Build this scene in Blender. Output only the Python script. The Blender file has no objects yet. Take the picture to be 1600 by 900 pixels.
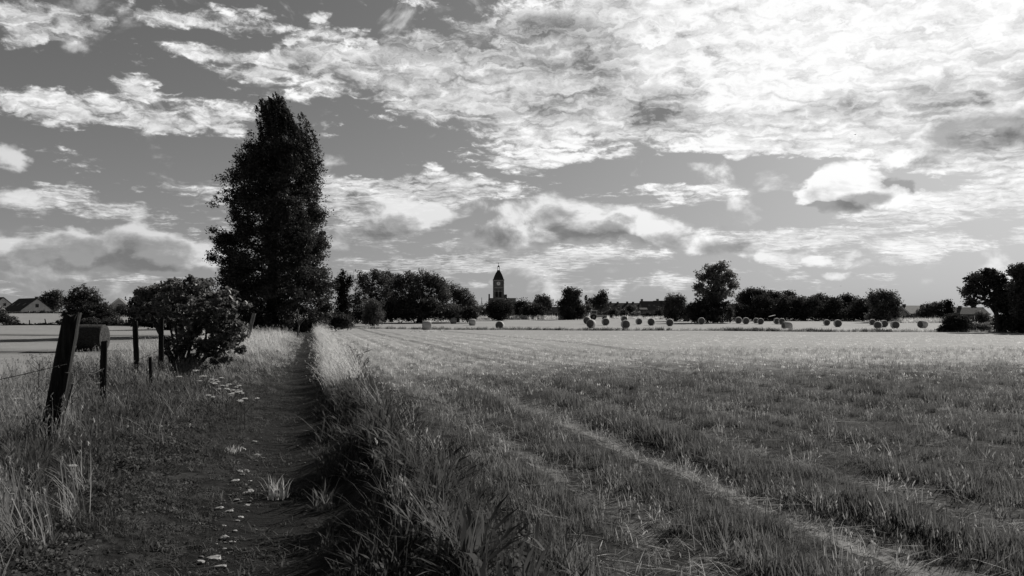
import bpy, bmesh, math, random
import numpy as np
from mathutils import Vector, Matrix, Euler

SC = bpy.context.scene
COL = SC.collection
R = math.radians
EYE = 1.7
FPX = 1244.0                       # focal length in photo pixels (1600 wide)
HOR = 497.0                        # photo row of the horizon

# ------------------------------------------------------------------ camera
cam_d = bpy.data.cameras.new('camera')
cam_d.lens = 28.0
cam_d.sensor_width = 36.0
cam_d.clip_end = 20000
cam_d.clip_start = 0.05
cam = bpy.data.objects.new('camera', cam_d)
COL.objects.link(cam)
cam.location = (0, 0, EYE)
cam.rotation_euler = (R(90) + math.atan((HOR - 450) / FPX), 0, 0)
SC.camera = cam

# ------------------------------------------------------------------ sun, exposure
SUN_AZ, SUN_EL = 38.0, 30.0        # azimuth clockwise from the view direction (+Y)
sun_d = bpy.data.lights.new('sun', 'SUN')
sun_d.energy = 5.0
sun_d.angle = R(0.5)
sun_d.color = (1.0, 0.97, 0.92)
sun = bpy.data.objects.new('sun', sun_d)
COL.objects.link(sun)
sdir = Vector((math.sin(R(SUN_AZ)) * math.cos(R(SUN_EL)), math.cos(R(SUN_AZ)) * math.cos(R(SUN_EL)), math.sin(R(SUN_EL))))
sun.rotation_euler = sdir.to_track_quat('Z', 'Y').to_euler()
sun.location = (30, 20, 60)
vs = SC.view_settings
vs.view_transform = 'Standard'
vs.look = 'None'
vs.exposure = 0.0
vs.gamma = 1.0
vs.use_curve_mapping = False
SC.cycles.max_bounces = 6
SC.cycles.transparent_max_bounces = 8

# ------------------------------------------------------------------ sky (world): Nishita seen in black and white, with clouds
world = bpy.data.worlds.new('World')
SC.world = world
world.use_nodes = True
WT = world.node_tree
WT.nodes.clear()


class V:
    """a float socket with arithmetic"""
    tree = WT

    def __init__(s, sock):
        s.s = sock

    @staticmethod
    def op(kind, *args, clamp=False):
        n = V.tree.nodes.new('ShaderNodeMath')
        n.operation = kind
        n.use_clamp = clamp
        for i, a in enumerate(args):
            if isinstance(a, V):
                V.tree.links.new(a.s, n.inputs[i])
            else:
                n.inputs[i].default_value = a
        return V(n.outputs[0])

    def __add__(s, o): return V.op('ADD', s, o)
    __radd__ = __add__
    def __sub__(s, o): return V.op('SUBTRACT', s, o)
    def __rsub__(s, o): return V.op('SUBTRACT', o, s)
    def __mul__(s, o): return V.op('MULTIPLY', s, o)
    __rmul__ = __mul__
    def __truediv__(s, o): return V.op('DIVIDE', s, o)
    def sat(s): return V.op('ADD', s, 0.0, clamp=True)
    def max(s, o): return V.op('MAXIMUM', s, o)
    def min(s, o): return V.op('MINIMUM', s, o)


def smooth(x, a, b):
    n = V.tree.nodes.new('ShaderNodeMapRange')
    n.interpolation_type = 'SMOOTHSTEP'
    V.tree.links.new(x.s, n.inputs['Value'])
    n.inputs['From Min'].default_value = a
    n.inputs['From Max'].default_value = b
    return V(n.outputs['Result'])


def lerp(a, b, t):
    return a + (b - a) * t


def comb(x, y, z=0.0):
    n = V.tree.nodes.new('ShaderNodeCombineXYZ')
    for i, a in enumerate((x, y, z)):
        if isinstance(a, V):
            V.tree.links.new(a.s, n.inputs[i])
        else:
            n.inputs[i].default_value = a
    return n.outputs[0]


def noise(vec, scale, detail=6.0, rough=0.55, dist=0.0, lac=2.0):
    n = V.tree.nodes.new('ShaderNodeTexNoise')
    V.tree.links.new(vec, n.inputs['Vector'])
    n.inputs['Scale'].default_value = scale
    n.inputs['Detail'].default_value = detail
    n.inputs['Roughness'].default_value = rough
    n.inputs['Distortion'].default_value = dist
    n.inputs['Lacunarity'].default_value = lac
    return V(n.outputs['Fac'])


def px_azel(px, py):
    az = math.atan((px - 800) / FPX)
    return az, math.atan((HOR - py) / FPX * math.cos(az))


def blob(az, el, cx, cy, rx, ry, w=1.0, rot=0.0, acc=None):
    """w * max(0, 1 - d2) for an ellipse round the direction of photo point (cx, cy)"""
    a0, e0 = px_azel(cx, cy)
    ra, re = rx / FPX * math.cos(a0) ** 2, ry / FPX * math.cos(a0)
    c, s = math.cos(R(rot)), math.sin(R(rot))
    if rot:
        da, de = az - a0, el - e0
        x = (da * (c / ra)) + (de * (s / ra))
        y = (de * (c / re)) - (da * (s / re))
    else:
        x = (az - a0) * (1 / ra)
        y = (el - e0) * (1 / re)
    d2 = V.op('MULTIPLY_ADD', x, x, y * y)
    f = V.op('SUBTRACT', 1.0, d2, clamp=True)
    return f * w if acc is None else V.op('MULTIPLY_ADD', f, w, acc)


tc = WT.nodes.new('ShaderNodeTexCoord')
sx = WT.nodes.new('ShaderNodeSeparateXYZ')
WT.links.new(tc.outputs['Generated'], sx.inputs[0])
DX, DY, DZ = (V(sx.outputs[i]) for i in range(3))
AZ = V.op('ARCTAN2', DX, DY)
EL = V.op('ARCSINE', DZ)
# clear sky, through a red filter
nsk = WT.nodes.new('ShaderNodeTexSky')
nsk.sky_type = 'NISHITA'
nsk.sun_disc = False
nsk.sun_elevation = R(SUN_EL)
nsk.sun_rotation = R(SUN_AZ)
nsk.altitude = 50
nsk.dust_density = 1.5
ssk = WT.nodes.new('ShaderNodeSeparateColor')
WT.links.new(nsk.outputs['Color'], ssk.inputs[0])
CLEAR = V(ssk.outputs['Red']) * 0.75 + V(ssk.outputs['Green']) * 0.25
CLEAR = V.op('POWER', CLEAR * (1 / 3.0), 0.8) * 3.0 * 0.52

# high sheet coordinates: a plane above the viewer, so its ripples close up towards the horizon
INV = V.op('DIVIDE', 1.0, DZ.max(0.0) + 0.10)
PX, PY = DX * INV, DY * INV
P = comb(PX, PY)
ang = comb(AZ, EL * 1.35)
# two octaves of warp on the directions so that no outline is an ellipse
w1 = noise(ang, 5.0, 3, 0.55) - 0.5
w2 = noise(comb(AZ, EL * 1.5, 7.3), 5.0, 3, 0.55) - 0.5
w3 = noise(comb(AZ, EL * 1.6, 3.1), 24.0, 4, 0.6) - 0.5
w4 = noise(comb(AZ, EL * 1.6, 11.0), 24.0, 4, 0.6) - 0.5
AW = AZ + w1 * 0.12 + w3 * 0.035
EW = EL + w2 * 0.05 + w4 * 0.018

# ---- the high sheet: coverage by large patches and gaps
SHEET = [
    (1270, 70, 560, 190, 1.5), (860, 100, 330, 120, 1.25), (600, 120, 220, 75, 1.0), (470, 88, 110, 30, .8), (840, 215, 190, 60, .9, 0),
    (1400, 190, 420, 85, 1.2), (1120, 210, 160, 36, .8), (790, 268, 120, 16, .55, 8), (1590, 110, 240, 160, .8),
    (80, 168, 100, 34, 1.05, -6), (240, 195, 190, 26, .95, -7), (215, 140, 70, 42, .95), (340, 178, 100, 36, .9),
    (60, 22, 130, 32, .9), (30, 55, 60, 22, .8), (130, 30, 60, 34, .7), (345, 22, 120, 26, .95), (410, 8, 60, 12, .7), (510, 16, 40, 12, .9), (200, 5, 60, 14, .6), (265, 30, 70, 14, .7),
    (330, 74, 85, 18, .95), (380, 108, 60, 16, .7), (260, 72, 40, 9, .6), (560, 45, 90, 18, .55),
    (640, 292, 160, 24, .85, -4), (560, 290, 120, 20, .8), (760, 300, 120, 14, .6), (1080, 298, 120, 16, .85), (1090, 318, 90, 12, .8), (300, 300, 110, 26, .5), (60, 305, 90, 20, .6),
    (610, 305, 180, 36, .75, 6), (560, 345, 130, 36, .55), (720, 402, 220, 18, .6), (150, 325, 200, 26, .45), (420, 300, 120, 18, .5),
    (1470, 318, 260, 26, .9, 3), (1400, 350, 330, 14, .8), (1250, 372, 240, 18, .75), (1500, 378, 240, 20, .85), (1560, 290, 160, 34, .9),
    (1480, 250, 220, 24, .9), (850, 405, 260, 20, .7), (640, 410, 160, 14, .4), (950, 440, 240, 18, .5), (1330, 405, 150, 14, .55), (1320, 430, 120, 10, .3), (230, 330, 320, 16, .4), (150, 430, 260, 14, .3),
    (620, 225, 90, 26, -.9), (560, 205, 60, 16, -.5), (1080, 268, 220, 24, -1.1), (1290, 285, 190, 42, -.9), (560, 245, 130, 26, -.7), (1180, 330, 80, 24, -.5), (650, 20, 180, 18, -.5), (300, 240, 220, 30, -.6), (120, 110, 160, 24, -.6),
]
acc = V.op('ADD', w1, 0.0) * 0.25 - 0.17
for b in SHEET:
    acc = blob(AW, EW, *b[:5], rot=(b[5] if len(b) > 5 else 0.0), acc=acc)
cov = acc.min(1.15)
n_big = noise(P, 2.6, 8, 0.66, 0.4)
n_cell = noise(comb(PX * 1.0 + w3 * 0.35, PY * 1.5 + w4 * 0.45, 2.0), 12.0, 5, 0.62, 0.5)
def cells(vec, scale, det=1.0, smo=0.6):
    n = WT.nodes.new('ShaderNodeTexVoronoi')
    n.feature = 'SMOOTH_F1'
    n.voronoi_dimensions = '2D'
    WT.links.new(vec, n.inputs['Vector'])
    n.inputs['Scale'].default_value = scale
    n.inputs['Detail'].default_value = det
    n.inputs['Roughness'].default_value = 0.5
    n.inputs['Smoothness'].default_value = smo
    return V(n.outputs['Distance'])


cell = cells(comb(PX + w3 * 0.30 + w1 * 0.2, PY * 1.25 + w4 * 0.35, 2.0), 9.0, 1.0, 0.5)
puff = (0.46 - cell) * smooth(EL, 0.05, 0.20)
n_ang = noise(comb(AZ + EL * 0.4, EL * 1.9, 5.0), 15.0, 9, 0.60, 0.35)
n_ang2 = noise(comb(AZ + EL * 0.4 + 0.008, EL * 1.9 + 0.026, 5.0), 15.0, 9, 0.60, 0.35)
sheet_d = cov + (n_big - 0.5) * 1.8 + (n_ang - 0.5) * 3.0 + (n_cell - 0.5) * 0.8 + puff * 0.6
sheet_a = smooth(sheet_d, -0.02, 0.70)
# brighter towards the sun, small cells give it its ripples
a_s, e_s = R(27), R(24)
sd = V.op('MULTIPLY_ADD', (AZ - a_s), (AZ - a_s), (EL - e_s) * (EL - e_s))
sunny = V.op('POWER', 2.718, sd * -3.0)
emb = (n_ang - n_ang2)
ripple = (n_cell - 0.5) * 1.35 + (n_big - 0.5) * 0.6 + emb * 1.3 + puff * 0.6
shade = V.op('ADD', w2, 0.0) * 0.3
for b in [(790, 75, 170, 60, .30), (940, 75, 70, 90, .30), (760, 175, 150, 40, .22), (880, 150, 90, 60, .25), (640, 75, 90, 30, .2), (560, 110, 160, 30, .18),
          (1540, 200, 170, 55, .32), (1480, 130, 90, 40, .25), (1600, 150, 60, 90, .25), (1160, 190, 140, 24, .22), (1015, 168, 75, 44, .42), (1000, 178, 40, 24, .2), (1360, 165, 70, 36, .40), (1285, 182, 44, 22, .26), (1230, 215, 120, 22, .2), (700, 130, 60, 26, .2), (860, 40, 60, 26, .2), (1500, 165, 60, 30, .25), (120, 28, 150, 40, .12)]:
    shade = blob(AW, EW, *b, acc=shade)
sheet_b = (0.64 + sunny * 0.42 + ripple * (0.95 - sunny * 0.35) - shade * (1.15 + emb * 4.0) - (1.0 - smooth(EL, 0.03, 0.24)) * 0.20).max(0.2).min(1.02)

# ---- low cumulus: bright rims on the side of the sun, grey bellies
CUM = [
    (60, 392, 150, 40, 1.1), (240, 385, 150, 40, 1.1), (200, 372, 110, 30, .7), (170, 415, 230, 26, .7), (320, 400, 110, 34, .8),
    (610, 340, 110, 42, 1.0), (555, 372, 70, 32, 1.0), (690, 325, 80, 26, .7),
    (760, 370, 80, 32, 1.05), (860, 335, 80, 50, .95), (905, 370, 110, 34, 1.15), (965, 345, 80, 36, .8), (1050, 375, 90, 28, 1.0), (1150, 388, 90, 22, .95), (1010, 355, 80, 30, .6), (1215, 400, 60, 12, .7),
    (1335, 300, 112, 36, 2.0), (1325, 280, 66, 30, 1.1), (1405, 303, 46, 24, 1.0), (1268, 306, 40, 22, 1.0),
    (1425, 250, 55, 20, .8),
    (1550, 190, 130, 50, .9),
    (5, 250, 32, 34, .9), (18, 308, 44, 20, .8), (1265, 408, 26, 12, .8), (1305, 402, 30, 16, .8), (1370, 410, 60, 9, .6), (1210, 432, 40, 8, .6), (1310, 428, 44, 10, .6),
]


n_f = noise(comb(AZ, EL * 1.4, 9.0), 34.0, 7, 0.62, 0.2)


def cumulus(a, e):
    n = noise(comb(a, e * 1.45, 1.7), 12.0, 9, 0.57, 0.5)
    vr = cells(comb(a + w3 * 0.04, e * 1.3 + w4 * 0.04, 4.0), 15.0, 2.0, 0.35)
    n = n + (0.62 - vr) * 0.22
    acc = (n - 0.5) * 3.2 - 0.24
    aw, ew = a + w3 * 0.05 + w1 * 0.07, e + w4 * 0.022 + w2 * 0.03
    for b in CUM:
        acc = blob(aw, ew, *b[:5], acc=acc)
    return acc, n


c0, n0 = cumulus(AZ, EL)
c1, n1 = cumulus(AZ + 0.012, EL + 0.030)
cum_a = smooth(c0, -0.06, 0.70)
thin = 1.0 - smooth(c0, 0.15, 1.15)
rim = smooth(c0 - c1, -0.35, 1.05)
lit = (rim * 0.85 + thin * 0.22 + (n0 - n1) * 2.4 + (n_f - 0.5) * 0.5).sat()
bel = (n_f - 0.5) * 1.3 + (n0 - 0.5) * 1.4 - 0.12
bw, be = AZ + w1 * 0.05 + w3 * 0.05, EL + w2 * 0.02 + w4 * 0.02
for b in [(90, 392, 90, 30, 1), (230, 392, 120, 34, 1.1), (180, 415, 220, 24, .8), (560, 368, 60, 24, .9), (620, 350, 60, 22, .7), (755, 375, 70, 28, 1.2), (905, 375, 90, 30, 1.2), (865, 338, 50, 24, .8),
          (970, 350, 40, 24, .7), (1045, 378, 50, 20, .9), (1140, 386, 60, 18, .9), (1342, 312, 70, 17, 1.0), (1545, 200, 120, 46, 1.2), (1470, 132, 60, 30, .9)]:
    bel = blob(bw, be, *b, acc=bel)
bel = smooth(bel, -0.1, 0.85)
cum_b = lerp(0.17, 0.74 + sunny * 0.40, (lit * (1.0 - bel * 0.72) + (1.0 - bel) * 0.20).sat())

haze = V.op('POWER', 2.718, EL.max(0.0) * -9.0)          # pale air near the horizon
away = smooth(V.op('ABSOLUTE', AZ), 0.8, 1.7)             # unseen sky to the sides and behind, darkened to cut the fill light
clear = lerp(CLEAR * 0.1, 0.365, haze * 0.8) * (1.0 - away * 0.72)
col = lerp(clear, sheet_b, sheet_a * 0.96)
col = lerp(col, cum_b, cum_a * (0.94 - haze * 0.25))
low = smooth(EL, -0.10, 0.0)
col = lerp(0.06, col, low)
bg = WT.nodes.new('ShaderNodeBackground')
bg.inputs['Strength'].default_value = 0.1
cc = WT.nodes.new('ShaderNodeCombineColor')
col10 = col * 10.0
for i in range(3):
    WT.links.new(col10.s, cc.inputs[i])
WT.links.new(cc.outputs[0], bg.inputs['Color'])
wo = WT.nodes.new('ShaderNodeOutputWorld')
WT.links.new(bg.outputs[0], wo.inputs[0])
world.cycles.sampling_method = 'MANUAL'
world.cycles.sample_map_resolution = 512
# ================================================================== helpers
random.seed(7)
RNG = np.random.default_rng(11)


def tag(o, label=None, cat=None, group=None, kind=None):
    for k, v in (('label', label), ('category', cat), ('group', group), ('kind', kind)):
        if v:
            o[k] = v
    return o


def empty(name, loc, rz=0.0):
    o = bpy.data.objects.new(name, None)
    COL.objects.link(o)
    o.location = loc
    o.rotation_euler = (0, 0, rz)
    o.empty_display_size = 0.2
    return o


def link(name, mesh, mats, parent=None, loc=(0, 0, 0)):
    o = bpy.data.objects.new(name, mesh)
    COL.objects.link(o)
    for m in (mats if isinstance(mats, (list, tuple)) else [mats]):
        if m.name not in [x.name for x in mesh.materials if x]:
            mesh.materials.append(m)
    o.location = loc
    if parent:
        o.parent = parent
    return o


def np_mesh(name, verts, faces, smooth_=False):
    """verts (N,3); faces: an (M,k) array, or a list of such arrays"""
    me = bpy.data.meshes.new(name)
    fl = faces if isinstance(faces, list) else [faces]
    fl = [np.asarray(f, dtype=np.int32) for f in fl if len(f)]
    me.vertices.add(len(verts))
    me.vertices.foreach_set('co', np.asarray(verts, dtype=np.float32).ravel())
    loops = np.concatenate([f.ravel() for f in fl])
    cnt = np.concatenate([np.full(len(f), f.shape[1], dtype=np.int32) for f in fl])
    start = np.concatenate([[0], np.cumsum(cnt)[:-1]]).astype(np.int32)
    me.loops.add(len(loops))
    me.loops.foreach_set('vertex_index', loops)
    me.polygons.add(len(cnt))
    me.polygons.foreach_set('loop_start', start)
    me.polygons.foreach_set('loop_total', cnt)
    if smooth_:
        me.polygons.foreach_set('use_smooth', np.ones(len(cnt), dtype=bool))
    me.update(calc_edges=True)
    return me


class MB:
    """collects simple solids for one mesh"""

    def __init__(s):
        s.v, s.f = [], []

    def add(s, vs_, fs):
        b = len(s.v)
        s.v += [tuple(v) for v in vs_]
        s.f += [tuple(i + b for i in f) for f in fs]

    def box(s, c, size, rz=0.0, taper=1.0, rx=0.0, ry=0.0):
        hx, hy, hz = size[0] / 2, size[1] / 2, size[2] / 2
        m = Matrix.Translation(c) @ Euler((rx, ry, rz)).to_matrix().to_4x4()
        vs_ = []
        for z, t in ((-hz, 1.0), (hz, taper)):
            for x, y in ((-hx, -hy), (hx, -hy), (hx, hy), (-hx, hy)):
                vs_.append(m @ Vector((x * t, y * t, z)))
        s.add(vs_, [(0, 3, 2, 1), (4, 5, 6, 7), (0, 1, 5, 4), (1, 2, 6, 5), (2, 3, 7, 6), (3, 0, 4, 7)])

    def tube(s, pts, rads, n=8, cap=True):
        pts = [Vector(p) for p in pts]
        rings = []
        up = Vector((0.13, 0.98, 0.17))
        for i, p in enumerate(pts):
            d = (pts[min(i + 1, len(pts) - 1)] - pts[max(i - 1, 0)]).normalized()
            a = d.cross(up)
            if a.length < 0.05:
                a = d.cross(Vector((1, 0, 0)))
            a.normalize()
            b = d.cross(a)
            rings.append([p + (a * math.cos(2 * math.pi * k / n) + b * math.sin(2 * math.pi * k / n)) * rads[i] for k in range(n)])
        vs_ = [v for r in rings for v in r]
        fs = []
        for i in range(len(pts) - 1):
            for k in range(n):
                k2 = (k + 1) % n
                fs.append((i * n + k, i * n + k2, (i + 1) * n + k2, (i + 1) * n + k))
        if cap:
            fs.append(tuple(range(n - 1, -1, -1)))
            fs.append(tuple((len(pts) - 1) * n + k for k in range(n)))
        s.add(vs_, fs)

    def prism(s, outline, y0, y1, m=None):
        """outline [(x, z)] swept along y"""
        n = len(outline)
        vs_ = [Vector((x, y, z)) for y in (y0, y1) for x, z in outline]
        if m:
            vs_ = [m @ v for v in vs_]
        fs = [tuple(range(n)), tuple(range(2 * n - 1, n - 1, -1))]
        for i in range(n):
            j = (i + 1) % n
            fs.append((i, i + n, j + n, j))
        s.add(vs_, fs)

    def mesh(s, name, smooth_=False):
        me = bpy.data.meshes.new(name)
        me.from_pydata(s.v, [], s.f)
        me.update()
        bm = bmesh.new()
        bm.from_mesh(me)
        bmesh.ops.recalc_face_normals(bm, faces=bm.faces)
        bm.to_mesh(me)
        bm.free()
        if smooth_:
            for p in me.polygons:
                p.use_smooth = True
        return me

    def build(s, name, mats, parent=None, loc=(0, 0, 0), smooth_=False):
        return link(name, s.mesh(name, smooth_), mats, parent, loc)


# ------------------------------------------------------------------ terrain
def sstep(x, a, b):
    t = np.clip((np.asarray(x, dtype=float) - a) / (b - a), 0, 1)
    return t * t * (3 - 2 * t)


def s_of(X, Y):
    """signed distance right of the path's centre line"""
    return (X + 0.38 + 0.25 * Y) / 1.0308


_ph = RNG.uniform(0, 6.28, (24, 2))
_an = RNG.uniform(0, 6.28, 24)


def wob(X, Y, f, k0=0, n=8):
    """cheap smooth noise in -1..1"""
    r = 0
    for k in range(k0, k0 + n):
        ff = f * (0.6 + 0.17 * (k - k0))
        r = r + np.sin((X * math.cos(_an[k]) + Y * math.sin(_an[k])) * ff + _ph[k, 0]) * np.cos((-X * math.sin(_an[k]) + Y * math.cos(_an[k])) * ff * 0.8 + _ph[k, 1])
    return r / math.sqrt(n) / 0.75


def gz(X, Y):
    X = np.asarray(X, dtype=float)
    Y = np.asarray(Y, dtype=float)
    s = s_of(X, Y)
    z = 0.012 * np.clip(Y - 118, 0, 230)
    z = z + 0.02 * np.clip(Y - 155, 0, 110) * sstep(-X, 45, 75)
    nr = 1 - sstep(Y, 60, 110)
    ws = s + 0.10 * wob(X, Y, 0.9, 0)
    z = z + nr * (0.36 * np.exp(-((ws - 1.18) / 0.40) ** 2) - 0.11 * np.exp(-((ws + 0.05) / 0.62) ** 2) - 0.10 * np.exp(-((ws - 1.95) / 0.22) ** 2)
                  + 0.10 * sstep(-ws, 0.7, 1.5)
                  - 0.09 * np.exp(-((ws - 4.55) / 0.30) ** 2) - 0.05 * np.exp(-((ws - 3.0) / 0.22) ** 2)
                  - 0.08 * np.exp(-((ws - 12.2) / 0.35) ** 2) - 0.07 * np.exp(-((ws - 14.2) / 0.35) ** 2) - 0.05 * np.exp(-((ws - 8.4) / 0.3) ** 2) - 0.06 * np.exp(-((ws - 6.05) / 0.22) ** 2) - 0.06 * np.exp(-((ws - 7.5) / 0.25) ** 2) - 0.06 * np.exp(-((ws - 10.4) / 0.3) ** 2))
    z = z + nr * (0.022 * wob(X, Y, 2.1, 8) + 0.006 * wob(X, Y, 6.0, 16)) + 0.05 * wob(X, Y, 0.12, 4) * sstep(Y, 8, 40)
    return z


def gz1(x, y):
    return float(gz(np.array([x]), np.array([y]))[0])


def hit(px, py):
    """the ground point seen at photo point (px, py)"""
    y = 4.0
    while y < 600:
        z = EYE - (py - HOR) / FPX * y
        if z <= gz1((px - 800) / FPX * y, y):
            break
        y += 0.05 if y < 40 else 0.3
    x = (px - 800) / FPX * y
    return Vector((x, y, gz1(x, y)))


def at(px, py, Y):
    return Vector(((px - 800) / FPX * Y, Y, EYE - (py - HOR) / FPX * Y))


def ground_pt(px, Y):
    x = (px - 800) / FPX * Y
    return Vector((x, Y, gz1(x, Y)))


# ------------------------------------------------------------------ materials
def new_mat(name):
    m = bpy.data.materials.new(name)
    m.use_nodes = True
    t = m.node_tree
    t.nodes.clear()
    V.tree = t
    return m, t


def coord(t, kind='Object'):
    n = t.nodes.new('ShaderNodeTexCoord')
    return n.outputs[kind]


def mapped(t, sock, scale):
    n = t.nodes.new('ShaderNodeMapping')
    n.inputs['Scale'].default_value = scale
    t.links.new(sock, n.inputs['Vector'])
    return n.outputs[0]


def grey(t, v, warm=0.0):
    c = t.nodes.new('ShaderNodeCombineColor')
    for i in range(3):
        t.links.new(v.s, c.inputs[i])
    return c.outputs[0]


def principled(t, v, rough=0.9, bump=None, bstr=0.4, bdist=0.02, spec=0.2):
    b = t.nodes.new('ShaderNodeBsdfPrincipled')
    t.links.new(grey(t, v), b.inputs['Base Color'])
    if isinstance(rough, V):
        t.links.new(rough.s, b.inputs['Roughness'])
    else:
        b.inputs['Roughness'].default_value = rough
    b.inputs['Specular IOR Level'].default_value = spec
    if bump is not None:
        bn = t.nodes.new('ShaderNodeBump')
        bn.inputs['Strength'].default_value = bstr
        bn.inputs['Distance'].default_value = bdist
        t.links.new(bump.s, bn.inputs['Height'])
        t.links.new(bn.outputs[0], b.inputs['Normal'])
    o = t.nodes.new('ShaderNodeOutputMaterial')
    t.links.new(b.outputs[0], o.inputs[0])
    return b


def surf_mat(name, lo, hi, scale=(1, 1, 1), nscale=4.0, rough=0.9, bstr=0.4, bdist=0.02, kind='Object', detail=6, spec=0.2):
    m, t = new_mat(name)
    c = mapped(t, coord(t, kind), scale)
    n = noise(c, nscale, detail, 0.65)
    v = lerp(V.op('ADD', n, 0.0) * 0 + lo, hi, smooth(n, 0.3, 0.7))
    principled(t, v, rough, n, bstr, bdist, spec)
    return m


def leaf_mat(name, lo, hi, trans=0.35, nscale=0.8, rand=0.35, gloss=0.0):
    """foliage: diffuse and translucent, varied over the plant and from one copy to the next"""
    m, t = new_mat(name)
    n = noise(coord(t, 'Object'), nscale, 3, 0.6)
    oi = t.nodes.new('ShaderNodeObjectInfo')
    rn = V(oi.outputs['Random'])
    v = lerp(n * 0.0 + lo, hi, smooth(n, 0.3, 0.7)) * (1.0 - rand * 0.5 + rn * rand)
    d = t.nodes.new('ShaderNodeBsdfDiffuse')
    tr = t.nodes.new('ShaderNodeBsdfTranslucent')
    c = grey(t, v)
    t.links.new(c, d.inputs[0])
    t.links.new(c, tr.inputs[0])
    mx = t.nodes.new('ShaderNodeMixShader')
    mx.inputs[0].default_value = trans
    t.links.new(d.outputs[0], mx.inputs[1])
    t.links.new(tr.outputs[0], mx.inputs[2])
    out = mx.outputs[0]
    if gloss:
        g = t.nodes.new('ShaderNodeBsdfGlossy')
        g.inputs['Roughness'].default_value = 0.5
        m2 = t.nodes.new('ShaderNodeMixShader')
        m2.inputs[0].default_value = gloss
        t.links.new(out, m2.inputs[1])
        t.links.new(g.outputs[0], m2.inputs[2])
        out = m2.outputs[0]
    o = t.nodes.new('ShaderNodeOutputMaterial')
    t.links.new(out, o.inputs[0])
    return m


M = {}
M['leaf'] = leaf_mat('dark_leaves', 0.06, 0.15, 0.32, 0.5, 0.3, 0.03)
M['leaf_dense'] = leaf_mat('very_dark_leaves', 0.036, 0.095, 0.28, 0.5, 0.3, 0.02)
M['leaf_light'] = leaf_mat('light_leaves', 0.12, 0.26, 0.5, 0.5, 0.3, 0.03)
M['leaf_tall'] = leaf_mat('tall_tree_leaves', 0.030, 0.085, 0.28, 0.5, 0.3, 0.03)
M['leaf_pale'] = leaf_mat('pale_leaves', 0.07, 0.14, 0.35, 0.5, 0.3, 0.03)
M['leaf_near'] = leaf_mat('bush_leaves', 0.08, 0.22, 0.42, 3.0, 0.0, 0.05)
M['needle'] = leaf_mat('conifer_needles', 0.016, 0.032, 0.15, 0.5, 0.3)
M['scrub'] = leaf_mat('pale_scrub', 0.16, 0.34, 0.35, 0.6, 0.3)
M['crop'] = leaf_mat('crop_blades', 0.085, 0.215, 0.50, 0.4, 0.9)
M['herb'] = leaf_mat('verge_herbs', 0.075, 0.19, 0.38, 1.2, 0.9)
M['dry'] = leaf_mat('dry_grass', 0.56, 0.78, 0.52, 1.2, 0.5)
M['semi'] = leaf_mat('half_dry_grass', 0.22, 0.42, 0.50, 1.2, 0.8)
M['straw'] = leaf_mat('straw_bits', 0.34, 0.55, 0.15, 2.0, 0.6)
M['flower'] = leaf_mat('white_florets', 0.72, 0.86, 0.50, 2.0, 0.1)
M['stem'] = surf_mat('plant_stems', 0.05, 0.10, nscale=10)
M['bark'] = surf_mat('bark', 0.03, 0.075, (1, 1, 0.25), 9.0, 0.95, 0.8, 0.03)
M['bark_pale'] = surf_mat('bare_pale_wood', 0.16, 0.30, (1, 1, 0.2), 12.0, 0.9, 0.6, 0.02)
M['post'] = surf_mat('weathered_post_wood', 0.010, 0.04, (3, 3, 0.25), 9.0, 0.9, 0.9, 0.02)
M['wire'] = surf_mat('rusty_wire', 0.04, 0.09, nscale=30, rough=0.6)
M['stone'] = surf_mat('pale_stone', 0.20, 0.42, nscale=14, rough=0.6, bstr=0.3, spec=0.4)
M['bale'] = surf_mat('baled_straw', 0.46, 0.70, (1, 1, 1), 16.0, 0.95, 0.9, 0.03, detail=8)  # sides coloured paler so that the bale tops look sunlit
M['gravel'] = surf_mat('path_gravel', 0.06, 0.22, nscale=3, rough=0.8)
M['bale_shaded'] = surf_mat('straw_in_shade', 0.02, 0.07, (1, 1, 1), 16.0, 0.95, 0.9, 0.03, detail=8)  # straw coloured darker to stand for the shade on a backlit bale
M['bale_end'] = surf_mat('shaded_straw_ends', 0.08, 0.20, (1, 1, 1), 22.0, 0.95, 1.0, 0.03, detail=8)  # same straw darkened to show the end faces in shade
M['wrap'] = surf_mat('white_bale_film', 0.62, 0.78, nscale=6, rough=0.35, bstr=0.2, spec=0.5)
M['brick'] = surf_mat('dark_brick', 0.10, 0.17, nscale=2.0, rough=0.9)
M['slate'] = surf_mat('dark_slate', 0.035, 0.06, (1, 1, 3), 2.5, 0.75, 0.4, 0.05)
M['tile'] = surf_mat('roof_tile', 0.07, 0.12, (1, 1, 3), 2.5, 0.85, 0.4, 0.05)
M['tile_pale'] = surf_mat('grey_roof_tile', 0.16, 0.24, (1, 1, 3), 2.5, 0.85, 0.4, 0.05)
M['render'] = surf_mat('pale_render', 0.50, 0.62, nscale=1.2, rough=0.9, bstr=0.1)
M['white'] = surf_mat('white_paint', 0.70, 0.82, nscale=3, rough=0.5, bstr=0.05)
M['stone_trim'] = surf_mat('stone_trim', 0.28, 0.38, nscale=3)
M['lead'] = surf_mat('grey_lead', 0.16, 0.24, nscale=3, rough=0.5)
M['dark'] = surf_mat('dark_opening', 0.010, 0.02, nscale=3)
M['rubber'] = surf_mat('tyre_rubber', 0.015, 0.03, nscale=20)
M['iron'] = surf_mat('black_iron', 0.02, 0.04, nscale=20, rough=0.5)
M['paint_pale'] = surf_mat('pale_machine_paint', 0.45, 0.60, nscale=5, rough=0.4, bstr=0.05, spec=0.5)
M['bird'] = surf_mat('black_plumage', 0.012, 0.03, nscale=40)
m, t = new_mat('window_glass')
b = t.nodes.new('ShaderNodeBsdfPrincipled')
b.inputs['Base Color'].default_value = (0.03, 0.03, 0.03, 1)
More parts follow.
